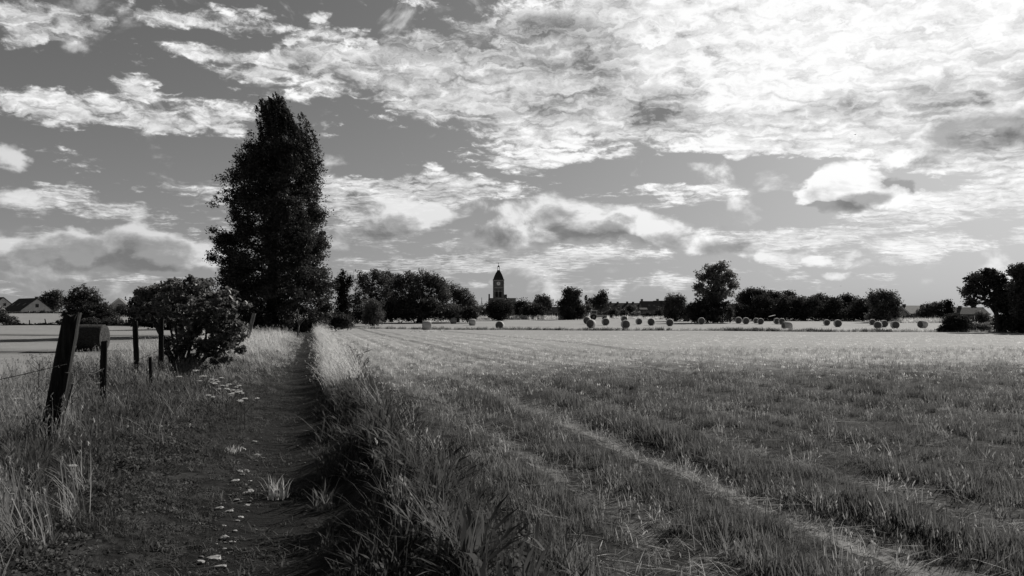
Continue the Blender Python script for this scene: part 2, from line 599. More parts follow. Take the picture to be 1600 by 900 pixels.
b.inputs['Roughness'].default_value = 0.08
b.inputs['Specular IOR Level'].default_value = 0.8
o = t.nodes.new('ShaderNodeOutputMaterial')
t.links.new(b.outputs[0], o.inputs[0])
M['glass'] = m


def margin_y(X):
    """the grassy line between the near field and the hay field"""
    return 115.0 - 0.385 * X


# ground: soil, weeds and stubble zones laid out by real position
m, t = new_mat('ground_cover')
geo_n = t.nodes.new('ShaderNodeNewGeometry')
sp = t.nodes.new('ShaderNodeSeparateXYZ')
t.links.new(geo_n.outputs['Position'], sp.inputs[0])
GX, GY = V(sp.outputs[0]), V(sp.outputs[1])
pos = geo_n.outputs['Position']
gs = (GX + 0.38 + GY * 0.25) * (1 / 1.0308)
n1 = noise(pos, 0.25, 6, 0.6)
n2 = noise(pos, 2.2, 7, 0.65)
n3 = noise(pos, 14.0, 5, 0.7)
rowc = comb(gs * 2.6, GY * 0.10, 0.0)
nrow = noise(rowc, 1.6, 6, 0.6)
soil = lerp(n3 * 0.0 + 0.006, 0.028, smooth(n3 * 0.5 + n2 * 0.5, 0.36, 0.66))
lane = V.op('POWER', 2.718, (gs - 4.5) * (gs - 4.5) * -9.0) + V.op('POWER', 2.718, (gs - 3.0) * (gs - 3.0) * -20.0) * 0.6 + V.op('POWER', 2.718, (gs - 12.2) * (gs - 12.2) * -6.0) * 0.8 + V.op('POWER', 2.718, (gs - 8.4) * (gs - 8.4) * -8.0) * 0.5 + V.op('POWER', 2.718, (gs - 2.35) * (gs - 2.35) * -30.0) * 0.4 + V.op('POWER', 2.718, (gs - 6.05) * (gs - 6.05) * -20.0) * 0.6 + V.op('POWER', 2.718, (gs - 10.4) * (gs - 10.4) * -12.0) * 0.6
straw_lit = smooth(n3 * 0.55 + n2 * 0.45 + lane * 0.12, 0.50, 0.66)
near_f = lerp(soil, 0.26, straw_lit * (0.12 + lane * 0.7))
# the pale stubble beyond, with faint drill rows
dark_rows = V.op('POWER', 2.718, (gs - 7.4) * (gs - 7.4) * -7.0) + V.op('POWER', 2.718, (gs - 9.2) * (gs - 9.2) * -9.0) * 0.6 + V.op('POWER', 2.718, (gs - 17.5) * (gs - 17.5) * -4.0) * 0.8 + V.op('POWER', 2.718, (gs - 2.2) * (gs - 2.2) * -12.0) * 0.5
far_f = 0.34 - dark_rows * (0.10 + n1 * 0.14) + (nrow - 0.5) * 0.42 + (n1 - 0.5) * 0.16 + (n2 - 0.5) * 0.08
edge = smooth(GY + (n1 - 0.5) * 16.0 + (nrow - 0.5) * 9.0 + (n2 - 0.5) * 3.0 + (8.0 - gs).max(0.0) * 0.9, 22.0, 35.0)
fld = lerp(near_f, far_f, edge)
verge = lerp(soil * 0.9, 0.07, smooth(n2, 0.45, 0.7) * 0.5)
mead = 0.29 + (n1 - 0.5) * 0.16 + (n2 - 0.5) * 0.10
yb = GY + (n1 - 0.5) * 3.0 + GX * 0.02
for yc, w in ((75.0, 0.09), (37.2, 0.30), (58.0, 0.05)):
    dd = (yb - yc)
    mead = mead * (1.0 - V.op('POWER', 2.718, dd * dd * -w) * (0.72 if yc != 58.0 else 0.25))
leftz = smooth(gs + (n2 - 0.5) * 0.8, -5.0, -4.2)
left_c = lerp(mead, verge, leftz)
rightz = smooth(gs + (n2 - 0.5) * 0.25, 1.75, 2.0)
allc = lerp(left_c, fld, rightz)
principled(t, allc.max(0.01), 0.95, n3 * 0.6 + n2, 0.7, 0.05, 0.1)
M['ground'] = m
m, t = new_mat('hay_stubble')
geo_n = t.nodes.new('ShaderNodeNewGeometry')
pos = geo_n.outputs['Position']
n1 = noise(mapped(t, pos, (0.35, 1, 1)), 0.12, 6, 0.6)
n2 = noise(pos, 1.1, 6, 0.65)
principled(t, 0.34 + (n1 - 0.5) * 0.18 + (n2 - 0.5) * 0.12, 0.95, n2, 0.6, 0.08, 0.1)
M['hay'] = m
m, t = new_mat('trodden_path_soil')
geo_n = t.nodes.new('ShaderNodeNewGeometry')
pos = geo_n.outputs['Position']
n2 = noise(mapped(t, pos, (0.7, 2.2, 1)), 3.0, 7, 0.65)
n3 = noise(pos, 22.0, 6, 0.7)
principled(t, lerp(n2 * 0.0 + 0.004, 0.015, smooth(n2 * 0.6 + n3 * 0.4, 0.42, 0.66)), 0.9, n2 + n3 * 0.4, 0.9, 0.06, 0.15)
M['path'] = m


# ================================================================== ground sheets
def axis(breaks):
    a = []
    for x0, x1, st in breaks:
        n = max(1, int(round((x1 - x0) / st)))
        a += list(np.linspace(x0, x1, n, endpoint=False))
    a.append(breaks[-1][1])
    return np.array(a)


def sheet(name, sv, yv, dz, mat, world_x=False, hfun=None):
    S, Y = np.meshgrid(sv, yv)
    X = S if world_x else S * 1.0308 - 0.38 - 0.25 * np.clip(Y, -50, 400)
    Z = gz(X, Y) + dz if hfun is None else hfun(X, Y, S)
    v = np.stack([X, Y, Z], -1).reshape(-1, 3)
    nx, ny = len(sv), len(yv)
    i = (np.arange(ny - 1)[:, None] * nx + np.arange(nx - 1)[None, :]).ravel()
    f = np.stack([i, i + 1, i + nx + 1, i + nx], -1)
    return link(name, np_mesh(name, v, f, True), mat)


sv = axis([(-4000, -600, 850), (-600, -100, 50), (-100, -30, 5), (-30, -6, 0.8), (-6, -2, 0.16), (-2, 5.6, 0.06), (5.6, 16, 0.16), (16, 40, 0.8), (40, 150, 5), (150, 700, 50), (700, 4000, 825)])
yv = axis([(-30, 3, 1.5), (3, 14, 0.10), (14, 30, 0.22), (30, 60, 0.7), (60, 130, 2.5), (130, 400, 6), (400, 1000, 60), (1000, 7000, 1000)])
g = sheet('ground', sv, yv, 0, M['ground'])
tag(g, 'pale stubble and dark weedy farmland round the path', 'ground', kind='structure')


def path_h(X, Y, S):
    # the worn floor of the path; its edges dive under the verge
    e = np.clip((np.abs(S + 0.05) - 0.42 - 0.10 * wob(X, Y, 1.3, 3)) / 0.2, 0, 1)
    return gz(X, Y) + 0.012 - 0.05 * e + (1 - e) * 0.012 * wob(X * 0.8, Y * 2.6, 4.0, 12)


p = sheet('path', np.linspace(-0.8, 0.75, 32), axis([(2.5, 16, 0.07), (16, 40, 0.3), (40, 110, 1.5)]), 0, M['path'], hfun=path_h)
tag(p, 'dark trodden earth path running straight towards the tall tree', 'path', kind='structure')

# the hay field: its front edge follows the grassy margin
xs = np.linspace(-75, 130, 150)
ts_ = np.linspace(0, 1, 70)
Xh = np.repeat(xs[None, :], len(ts_), 0)
Yf = margin_y(Xh) + 0.8 * wob(Xh, Xh * 0.3, 0.4, 2) + np.clip(Xh - 55, 0, 100) * 0.35
Yh = Yf + (300 - Yf) * ts_[:, None]
Zh = gz(Xh, Yh) + 0.03
idx = (np.arange(len(ts_) - 1)[:, None] * len(xs) + np.arange(len(xs) - 1)[None, :]).ravel()
hf = link('hay_field', np_mesh('hay_field', np.stack([Xh, Yh, Zh], -1).reshape(-1, 3), np.stack([idx, idx + 1, idx + len(xs) + 1, idx + len(xs)], -1), True), M['hay'])
tag(hf, 'pale mown hay field dotted with round bales', 'field', kind='structure')


# ================================================================== trees and bushes
def leaf_cloud(cent, size, up=0.35, aspect=0.6, rng=RNG, align=None):
    """diamond leaf faces round the given centres; returns verts, quads"""
    n = len(cent)
    nrm = rng.normal(size=(n, 3))
    nrm[:, 2] = np.abs(nrm[:, 2]) + up
    nrm /= np.linalg.norm(nrm, axis=1)[:, None]
    a = rng.normal(size=(n, 3))
    if align is not None:
        a = a * 0.45 + align
    a -= nrm * np.sum(a * nrm, 1)[:, None]
    a /= np.linalg.norm(a, axis=1)[:, None] + 1e-9
    b = np.cross(nrm, a)
    sz = (size * rng.uniform(0.65, 1.35, n))[:, None]
    v = np.empty((n, 4, 3))
    v[:, 0] = cent - a * sz
    v[:, 1] = cent + b * sz * aspect + nrm * sz * 0.12
    v[:, 2] = cent + a * sz
    v[:, 3] = cent - b * sz * aspect + nrm * sz * 0.12
    return v.reshape(-1, 3), np.arange(n * 4).reshape(n, 4)


def lobes_points(lobes, n, clump, rng, shell=0.5):
    """n leaf centres gathered in clumps inside a set of ellipsoids (x,y,z,rx,ry,rz)"""
    lb = np.array(lobes, dtype=float)
    w = lb[:, 3] * lb[:, 5]
    w = w / w.sum()
    per = 26
    nc = max(8, n // per)
    k = rng.choice(len(lb), nc, p=w)
    d = rng.normal(size=(nc, 3))
    d /= np.linalg.norm(d, axis=1)[:, None]
    r = rng.uniform(0, 1, nc) ** shell
    r = r * rng.uniform(0.86, 1.03, nc)
    c = lb[k, :3] + d * r[:, None] * lb[k, 3:6]
    cs = clump * rng.uniform(0.5, 1.5, nc)
    i = rng.integers(0, nc, n)
    off = np.clip(rng.normal(size=(n, 3)), -1.35, 1.35) * cs[i][:, None] * np.array([1, 1, 0.75])
    return c[i] + off


def limbs(base, lobes, r0, mat, parent, rng, fork=0.35):
    """a tapered trunk with a limb to every lobe"""
    mb = MB()
    lb = sorted(lobes, key=lambda q: -q[2])
    top = Vector(lb[0][:3])
    pts, rads = [], []
    for i in range(7):
        u = i / 6
        p_ = Vector(base).lerp(top, u)
        p_.x += math.sin(u * 5 + base[0]) * r0 * 0.5 * u
        pts.append(p_)
        rads.append(r0 * (1.35 - 0.4 * min(1, u * 4)) * (1 - 0.8 * u) if i else r0 * 1.5)
    mb.tube(pts, rads, 8)
    for q in lb[1:]:
        u = fork + rng.uniform(0, 0.25)
        st = Vector(base).lerp(top, u)
        en = Vector(q[:3])
        mid = st.lerp(en, 0.5) + Vector((0, 0, -0.08 * (en - st).length))
        mb.tube([st, mid, en], [r0 * 0.45, r0 * 0.28, r0 * 0.08], 6)
    return mb.build('trunk', mat, parent, smooth_=True)


def tree(name, label, cat, px, Y, lobes_px, mat='leaf', leaf_px=1.25, dens=1.5, clump_px=3.0, group=None, trunk=None, base_py=None, shell=0.5, depth=0.9, seed=0, bark='bark', seat=None):
    """lobes_px: outline of the crown as ellipses (px, py, rx, ry) on the photo, turned into real ellipsoids at distance Y"""
    rng = np.random.default_rng(seed + int(px * 7 + Y))
    k = Y / FPX
    g0 = ground_pt(px, Y)
    root = empty(name, g0)
    tag(root, label, cat, group)
    lobes = []
    area = 0
    for (lx, ly, rx, ry) in lobes_px:
        c = at(lx, ly, Y) - g0
        dy = rng.uniform(-0.35, 0.35) * rx * k
        lobes.append((c.x, c.y + dy, c.z, rx * k, max(rx, ry) * k * depth, ry * k))
        area += math.pi * rx * ry
    n = int(area * dens * 2.0 * (1.25 / min(leaf_px, 1.8)) ** 0.5)
    pts = lobes_points(lobes, n, clump_px * k, rng, shell)
    pts = pts[pts[:, 2] > 0.02]
    v, f = leaf_cloud(pts, leaf_px * k, rng=rng)
    me = np_mesh('crown', v, f)
    link('crown' if cat in ('tree', 'conifer') else 'foliage', me, M[mat], root)
    hmax = max(q[2] for q in lobes)
    r0 = trunk if trunk else max(0.08, hmax * 0.035)
    limbs((0, 0, -0.15), lobes, r0, M[bark], root, rng)
    return root


# ---- the tall wind-bent poplar-like tree beside the path
def big_tree():
    Y = 75.0
    k = Y / FPX
    rng = np.random.default_rng(5)
    g0 = ground_pt(425, Y)
    root = empty('tall_tree', g0)
    tag(root, 'tall dark tree with a wind-bent tip standing alone beside the path', 'tree')
    prof = [(150, 415, 436), (162, 399, 441), (175, 397, 450), (186, 396, 466), (196, 397, 482), (210, 396, 490), (228, 386, 493), (245, 372, 495), (270, 352, 497), (295, 352, 499), (320, 342, 508), (345, 347, 510),
            (380, 338, 512), (405, 332, 511), (430, 328, 514), (455, 330, 525), (480, 342, 525), (500, 362, 514), (515, 380, 496)]
    py = np.array([q[0] for q in prof], float)
    lf = np.array([q[1] for q in prof], float)
    rt = np.array([q[2] for q in prof], float)
    lob = []
    for row in np.arange(236, 521, 8.5):
        l_, r_ = np.interp(row, py, lf), np.interp(row, py, rt)
        hw, cx = (r_ - l_) / 2, (l_ + r_) / 2
        nb = int(5 + hw / 12)
        for q in range(nb):
            a_ = rng.uniform(0, 6.28)
            rb = min(5 + hw * 0.26, 20) * rng.uniform(0.55, 1.1)
            reach = (hw - rb) * rng.uniform(0.75, 1.08)
            x = (cx + math.cos(a_) * reach - 425) * k
            lob.append((x, math.sin(a_) * reach * k * 0.9, EYE - (row + rng.normal() * 4 - HOR) * k - g0.z, rb * k * 1.05, rb * k, rb * k * rng.uniform(0.6, 0.9)))
        lob.append(((cx - 425) * k, 0, EYE - (row - HOR) * k - g0.z, hw * 0.55 * k, hw * 0.5 * k, 9 * k))
    # sprays standing out of the outline
    for (ax, ay, sx_, sy_) in [(345, 277, 9, 5), (362, 270, 12, 6), (376, 241, 11, 6), (367, 246, 7, 4), (334, 319, 6, 5), (343, 312, 8, 6), (352, 299, 8, 7), (333, 360, 7, 6), (345, 285, 6, 5), (331, 396, 9, 7), (328, 425, 8, 8), (327, 447, 9, 8), (337, 373, 9, 6), (506, 330, 6, 9), (509, 430, 9, 12), (516, 455, 9, 12), (497, 292, 6, 8), (506, 378, 6, 9), (512, 482, 8, 10), (391, 212, 9, 7), (492, 250, 6, 8), (493, 268, 6, 8), (335, 345, 6, 5), (322, 440, 6, 5)]:
        lob.append(((ax - 425) * k, rng.normal() * 8 * k, EYE - (ay - HOR) * k - g0.z, sx_ * k, sx_ * k, sy_ * k))
    body = lobes_points(lob, 205000, 0.24, rng, 0.6)
    # the tip: upright plumes swept to the left by the wind
    pc = []
    for q in range(190):
        row = 150 + 92 * rng.uniform() ** 0.8
        l_, r_ = np.interp(row, py, lf), np.interp(row, py, rt)
        hw, cx = (r_ - l_) / 2, (l_ + r_) / 2
        a_, rr = rng.uniform(0, 6.28), math.sqrt(rng.uniform(0.1, 1)) * rng.uniform(0.85, 1.05)
        x0, y0 = cx + math.cos(a_) * hw * rr, math.sin(a_) * hw * rr * 0.9
        for u in range(7):
            pc.append(((x0 + u * 1.5 - 425) * k, y0 * k + rng.normal() * 0.05, EYE - (row + u * 4.2 - HOR) * k - g0.z, 0.05 + 0.024 * u))
    for (x0, row) in ((401, 158), (408, 153), (417, 150), (425, 148), (433, 149), (439, 154), (446, 168), (464, 178), (470, 176), (477, 188), (485, 203), (397, 164), (404, 151), (429, 146), (436, 147), (413, 155)):
        for u in range(8):
            pc.append(((x0 + u * 1.3 - 425) * k, rng.normal() * 0.3, EYE - (row + u * 3.6 - HOR) * k - g0.z, 0.05 + 0.03 * u))
    pc = np.array(pc)
    i = np.repeat(np.arange(len(pc)), 20)
    off = rng.normal(size=(len(i), 3)) * pc[i, 3][:, None]
    off[:, 2] *= 1.8
    off[:, 0] -= 0.3 * off[:, 2]
    plume = pc[i, :3] + off
    pts = np.concatenate([body, plume])
    pts = pts[pts[:, 2] > 0.3]
    al = np.zeros((len(pts), 3))
    hi = pts[:, 2] > 16.5
    al[hi] = (-0.5, 0, 1.3)
    v, f = leaf_cloud(pts, 0.095, up=0.25, rng=rng, align=al)
    link('crown', np_mesh('crown', v, f), M['leaf_tall'], root)
    # trunk and boughs
    mb = MB()
    tp = [(0.1, 0, -0.3), (0.05, 0, 1.5), (-0.1, 0, 4), (0.0, 0.1, 8), (0.3, 0, 12), (0.6, 0, 16), (0.7, 0, 20), (0.3, 0, 22)]
    mb.tube(tp, [0.75, 0.52, 0.46, 0.38, 0.30, 0.2, 0.1, 0.03], 12)
    for q in range(46):
        h = rng.uniform(2.0, 19.5)
        a_ = rng.uniform(0, 6.28)
        row = HOR - (h + 1.6 + g0.z - EYE) / k
        w_ = (np.interp(row, py, rt) - np.interp(row, py, lf)) / 2 * k * 0.85
        xc = ((np.interp(row, py, rt) + np.interp(row, py, lf)) / 2 - 425) * k
        x0 = float(np.interp(h, [p_[2] for p_ in tp], [p_[0] for p_ in tp]))
        e = Vector((xc + math.cos(a_) * w_, math.sin(a_) * w_, h + rng.uniform(1.0, 2.4)))
        s_ = Vector((x0, 0, h))
        mb.tube([s_, s_.lerp(e, 0.5) - Vector((0, 0, 0.25)), e], [0.13, 0.08, 0.025], 6)
    # two suckers at the foot
    mb.tube([(-1.6, -0.4, -0.2), (-1.3, -0.4, 1.2), (-0.9, -0.2, 3.0)], [0.22, 0.17, 0.09], 8)
    mb.tube([(2.3, -0.5, -0.2), (2.2, -0.5, 1.0), (2.7, -0.4, 2.6)], [0.13, 0.10, 0.05], 8)
    mb.build('trunk', M['bark'], root, smooth_=True)


big_tree()

# pale bare stem catching the sun at the tall tree's right foot
r_ = ground_pt(466, 70)
ps = empty('dead_tree', r_)
tag(ps, 'pale forked bare stem in the sun at the right foot of the tall tree', 'dead tree')
mb = MB()
mb.tube([(0, 0, -0.1), (0.03, 0, 0.7), (0.12, 0, 1.3)], [0.09, 0.075, 0.06], 8)
mb.build('trunk', M['bark_pale'], ps, smooth_=True)
mb = MB()
for dx, h in ((-0.55, 2.3), (0.35, 2.2), (0.75, 1.9), (-0.15, 2.6)):
    mb.tube([(0.1, 0, 1.1), (0.1 + dx * 0.5, 0.03, 1.1 + (h - 1.1) * 0.55), (0.1 + dx, 0.0, h)], [0.05, 0.035, 0.012], 6)
mb.build('branch', M['bark_pale'], ps, smooth_=True)

# ---- the tree line, left to right
T = tree
GRP = 'trees along the far edge of the fields'
T('tree', 'bushy dark tree behind the roof of the long house at far left', 'tree', 79, 262, [(79, 470, 17, 17), (70, 474, 11, 11), (90, 466, 8, 13), (80, 480, 20, 10)], 'leaf', seed=1, dens=2.2, group=GRP)
T('tree', 'broad round dark tree left of the wooden fence, taller than the houses', 'tree', 132, 158, [(128, 463, 22, 19), (115, 472, 14, 16), (146, 473, 16, 14), (135, 485, 30, 18), (160, 485, 14, 13), (172, 495, 18, 14), (125, 498, 28, 13), (150, 499, 30, 12)], 'leaf_dense', seed=2, group=GRP, trunk=0.3)
T('bush', 'dark low bush on the left edge of the mown field below the end house', 'bush', 8, 148, [(4, 495, 13, 10), (15, 501, 14, 7), (-8, 492, 14, 14)], 'leaf', seed=3, dens=2)
T('bush', 'grey leafy bush hiding the small gabled house', 'bush', 193, 205, [(193, 484, 14, 9), (203, 488, 9, 9), (184, 489, 9, 7)], 'leaf_pale', seed=4, dens=2)
T('tree', 'wide dense low tree between the fence posts and the tall tree', 'tree', 262, 118, [(262, 458, 42, 18), (235, 466, 26, 18), (300, 463, 30, 20), (218, 478, 15, 13), (262, 484, 50, 20), (232, 490, 30, 18), (310, 485, 38, 24), (270, 500, 64, 12), (345, 488, 30, 26)], 'leaf_dense', seed=5, leaf_px=2.2, clump_px=4, group=GRP, trunk=0.35)
T('conifer', 'slim dark conifer right of the tall tree, light on its lower side', 'conifer', 536, 122, [(535, 432, 5, 12), (535, 448, 10, 14), (536, 466, 13, 16), (537, 486, 17, 18), (536, 502, 19, 12), (546, 440, 4, 9), (527, 446, 5, 12)], 'needle', seed=6, dens=1.9, group=GRP)
T('bush', 'low rounded black bush at the right foot of the conifer', 'bush', 527, 104, [(526, 500, 16, 13), (540, 503, 14, 11), (516, 498, 9, 10)], 'leaf_dense', seed=7, dens=2)
T('tree', 'light leafy tree with sky showing through, just right of the conifer', 'tree', 571, 168, [(565, 436, 14, 14), (585, 432, 13, 13), (575, 452, 20, 16), (598, 440, 11, 16), (560, 470, 16, 20), (590, 468, 14, 20), (578, 485, 22, 12)], 'leaf', seed=8, dens=1.0, shell=0.7, group=GRP)
T('tree', 'rounded dome-shaped small tree standing before the light leafy tree', 'tree', 583, 140, [(583, 481, 17, 16), (583, 492, 18, 10), (583, 501, 17, 6)], 'leaf', seed=9, dens=2, trunk=0.15, group=GRP)
T('tree', 'tallest dark tree in the wood left of the church, uneven top', 'tree', 655, 172, [(640, 438, 20, 15), (664, 435, 16, 14), (680, 442, 18, 15), (622, 446, 14, 17), (650, 462, 34, 24), (690, 462, 16, 22), (645, 485, 40, 15), (618, 478, 16, 22), (700, 486, 20, 14)], 'leaf', seed=10, group=GRP, trunk=0.5)
T('tree', 'pale-topped tree at the left end of the wood left of the church', 'tree', 612, 180, [(603, 432, 10, 12), (612, 440, 12, 14), (605, 460, 13, 16), (612, 482, 13, 16)], 'leaf_pale', seed=11, dens=1.5, group=GRP)
T('tree', 'sloping dark tree at the right end of the wood, nearest the church', 'tree', 716, 178, [(706, 455, 14, 14), (720, 463, 15, 15), (733, 473, 13, 13), (715, 484, 24, 14), (742, 484, 10, 10)], 'leaf', seed=12, group=GRP, trunk=0.3)
T('bush', 'grey bush under the nave wall left of the church tower', 'bush', 755, 225, [(752, 485, 12, 9), (764, 488, 10, 8), (743, 489, 9, 7)], 'leaf_pale', seed=13, dens=2)
T('tree', 'wide black clipped-looking tree hiding the foot of the church tower', 'tree', 780, 205, [(781, 479, 18, 12), (768, 484, 11, 11), (793, 482, 11, 13), (780, 489, 21, 8), (779, 494, 18, 6)], 'leaf_dense', seed=14, dens=2.2, group=GRP, trunk=0.4)
T('tree', 'short dark tree right of the church, beside the hedge', 'tree', 812, 232, [(810, 479, 11, 11), (819, 476, 8, 8), (806, 486, 10, 8), (822, 487, 8, 8)], 'leaf_dense', seed=15, dens=2.2, group=GRP)
T('hedge', 'rounded dark hedge with a lit top right of the church', 'hedge', 834, 226, [(834, 482, 17, 9), (845, 486, 9, 7), (822, 486, 10, 7), (834, 489, 20, 5)], 'leaf_dense', seed=16, dens=2.4)
T('tree', 'round-headed tree showing above the rounded hedge', 'tree', 848, 262, [(848, 468, 11, 9), (840, 472, 9, 8), (856, 476, 6, 9), (848, 480, 10, 8)], 'leaf', seed=17, dens=2.2, group=GRP)
T('tree', 'spiky dark triangular tree behind the white wrapped bale', 'tree', 890, 218, [(884, 458, 4, 9), (889, 456, 4, 10), (899, 460, 7, 11), (888, 470, 12, 11), (878, 477, 9, 9), (898, 477, 12, 12), (888, 487, 17, 11), (908, 486, 9, 10), (889, 494, 16, 6), (906, 494, 10, 5)], 'leaf_dense', seed=18, dens=2.2, group=GRP)
T('conifer', 'tiny thin pointed conifer in front of the sky', 'conifer', 916, 280, [(916, 466, 1.5, 5), (916, 473, 3, 5), (916, 480, 4, 5)], 'needle', seed=19, dens=2.2, leaf_px=1.0, clump_px=1.0, group=GRP)
T('tree', 'dark tree with a hooked top behind the tractor and barn', 'tree', 937, 262, [(943, 462, 5, 8), (937, 468, 12, 8), (927, 473, 9, 7), (945, 472, 6, 8), (933, 478, 12, 6)], 'leaf_dense', seed=20, dens=2.2, group=GRP)
T('bush', 'round grey bush between the spiky tree and the tractor', 'bush', 920, 240, [(920, 482, 6, 6), (914, 485, 6, 7), (910, 490, 8, 6)], 'leaf_pale', seed=21, dens=2)
T('bush', 'pointed pale bush in front of the terraced roofs', 'bush', 976, 250, [(975, 487, 3, 5), (977, 491, 5, 5), (970, 493, 6, 4)], 'leaf_pale', seed=22, dens=2.2)
T('bush', 'small rounded pale bush left of the brick shed', 'bush', 993, 252, [(993, 490, 6, 3.5), (993, 493, 6, 3)], 'scrub', seed=23, dens=2.2, leaf_px=1.2, clump_px=1.5)
T('hedge', 'long low dark hedge in front of the gabled house', 'hedge', 1018, 252, [(1013, 493, 7, 4), (1025, 494, 9, 3.5), (1038, 493, 9, 5), (1030, 487, 7, 5), (1005, 494, 6, 3)], 'leaf_dense', seed=24, dens=2.4)
T('hedge', 'dark hedge along the back of the hay field behind the tractor', 'hedge', 958, 258, [(946, 491, 10, 5), (958, 488, 9, 6), (966, 492, 8, 4), (985, 490, 8, 6), (985, 482, 8, 4)], 'leaf', seed=25, dens=2.4)
T('tree', 'pale feathery tree left of the airy tall tree', 'tree', 1054, 192, [(1054, 468, 14, 10), (1046, 474, 9, 10), (1063, 472, 9, 10), (1052, 484, 17, 12), (1068, 484, 13, 13), (1045, 490, 10, 9), (1055, 495, 17, 6), (1072, 495, 12, 7)], 'leaf', seed=26, dens=1.7, group=GRP)
T('tree', 'airy tall tree with sky between its leaves, right of the centre', 'tree', 1117, 176, [(1126, 416, 13, 10), (1112, 422, 15, 12), (1100, 434, 15, 11), (1138, 430, 15, 13), (1146, 447, 10, 12), (1120, 440, 22, 18), (1093, 450, 9, 10), (1130, 458, 20, 14), (1108, 462, 18, 14)], 'leaf_light', seed=27, dens=0.75, leaf_px=2.0, clump_px=3.2, shell=0.8, trunk=0.45, group=GRP)
T('bush', 'black undergrowth round the trunk of the airy tall tree', 'bush', 1107, 172, [(1095, 478, 16, 16), (1120, 478, 20, 17), (1080, 485, 12, 12), (1108, 490, 36, 11), (1138, 484, 8, 14), (1108, 498, 38, 6), (1086, 494, 14, 9)], 'leaf_dense', seed=28, dens=2)
T('tree', 'young slim pale tree on the edge of the hay field', 'tree', 1140, 168, [(1141, 485, 5, 7), (1140, 492, 5, 6)], 'leaf_pale', seed=29, dens=2, leaf_px=1.3, clump_px=1.6, trunk=0.06, group=GRP)
WOOD = [(1176, 205, [(1172, 457, 14, 8), (1186, 459, 14, 8), (1160, 468, 12, 12), (1178, 474, 24, 16), (1165, 488, 22, 13), (1190, 490, 20, 12)], 'leaf_dense', 'broad dark tree at the left end of the long tree belt'),
        (1207, 210, [(1203, 461, 12, 7), (1213, 465, 12, 9), (1205, 478, 16, 14), (1212, 491, 16, 10)], 'leaf', 'grey-topped tree in the long belt, second from its left end'),
        (1232, 222, [(1232, 460, 10, 7), (1226, 466, 9, 7), (1238, 468, 8, 9), (1232, 482, 14, 14)], 'leaf_dense', 'dark dome of a tree rising behind the long belt'),
        (1226, 204, [(1226, 472, 12, 8), (1222, 484, 14, 10), (1230, 494, 15, 8)], 'leaf_pale', 'pale bushy tree in front of the dark dome in the long belt'),
        (1250, 208, [(1250, 470, 11, 8), (1258, 476, 11, 11), (1250, 490, 16, 10)], 'leaf', 'tree of middle height at the centre of the long belt'),
        (1282, 212, [(1278, 466, 11, 6), (1290, 470, 12, 9), (1280, 480, 18, 13), (1284, 493, 18, 8)], 'leaf', 'flat-topped tree right of the centre of the long belt'),
        (1320, 210, [(1322, 465, 9, 6), (1330, 471, 11, 9), (1312, 472, 11, 8), (1322, 484, 20, 13), (1318, 494, 22, 8)], 'leaf_dense', 'black knobbly tree before the feathery right end of the belt'),
        (1350, 214, [(1350, 480, 12, 12), (1352, 492, 16, 9)], 'leaf_dense', 'low dark tree filling the gap beside the feathery tree'),
        (1380, 178, [(1374, 461, 14, 9), (1388, 464, 12, 10), (1398, 474, 9, 13), (1366, 471, 13, 13), (1382, 480, 22, 15), (1376, 494, 26, 8), (1402, 488, 8, 12)], 'leaf', 'feathery rounded tree at the right end of the long belt')]
for (px, Y, lb, mt, lab) in WOOD:
    T('tree', lab, 'tree', px, Y, lb, mt, seed=px, dens=1.7, group=GRP, trunk=0.3)
T('tree', 'loose wide bush-like tree in front of the dark roof at right', 'tree', 1462, 185, [(1456, 481, 14, 8), (1470, 478, 12, 7), (1448, 488, 16, 9), (1468, 490, 20, 11), (1440, 493, 10, 6)], 'leaf', seed=31, dens=1.7, group=GRP)
T('conifer', 'pointed dark conifer right of the loose wide tree', 'conifer', 1483, 180, [(1483, 473, 3, 6), (1483, 480, 6, 7), (1484, 490, 9, 9)], 'needle', seed=32, dens=2, group=GRP)
T('bush', 'round black bush on the near edge of the hay field at right', 'bush', 1495, 96, [(1495, 506, 20, 13), (1482, 511, 13, 9), (1508, 510, 14, 11), (1492, 497, 14, 7), (1474, 516, 11, 5)], 'leaf_dense', seed=33, dens=1.9, leaf_px=2)
T('bush', 'grey shrub behind the round black bush and the white pole', 'bush', 1529, 150, [(1530, 495, 9, 8), (1523, 500, 8, 6), (1538, 498, 9, 8)], 'leaf_pale', seed=34, dens=2)
T('bush', 'sunlit pale scrub between the round black bush and the big right tree', 'bush', 1532, 98, [(1530, 510, 12, 6), (1542, 511, 10, 7), (1522, 514, 8, 5), (1534, 516, 16, 4)], 'scrub', seed=35, dens=1.6)
T('tree', 'big spreading tree at the right with sky under its left boughs', 'tree', 1563, 94, [(1541, 432, 17, 14), (1520, 440, 14, 15), (1558, 436, 18, 16), (1512, 455, 9, 12), (1530, 452, 15, 13), (1560, 455, 20, 18), (1516, 472, 9, 9), (1574, 470, 20, 20), (1552, 474, 12, 8), (1580, 495, 24, 22), (1568, 505, 18, 16)], 'leaf_dense', seed=36, leaf_px=2.0, dens=1.15, trunk=0.4, group=GRP)
T('tree', 'dark tree cut by the right edge of the photograph', 'tree', 1604, 90, [(1594, 425, 16, 15), (1608, 432, 20, 20), (1596, 455, 22, 24), (1600, 485, 24, 26), (1598, 508, 24, 14)], 'leaf_dense', seed=37, leaf_px=2.0, dens=1.5, trunk=0.4, group=GRP)
T('hedge', 'low dark hedge along the foot of the rising field at far left', 'hedge', 62, 152, [(30, 508, 14, 3), (50, 509, 16, 2.5), (75, 508, 18, 3.5), (100, 505, 16, 6)], 'leaf_dense', seed=38, dens=2.6, leaf_px=1.3, clump_px=1.6)
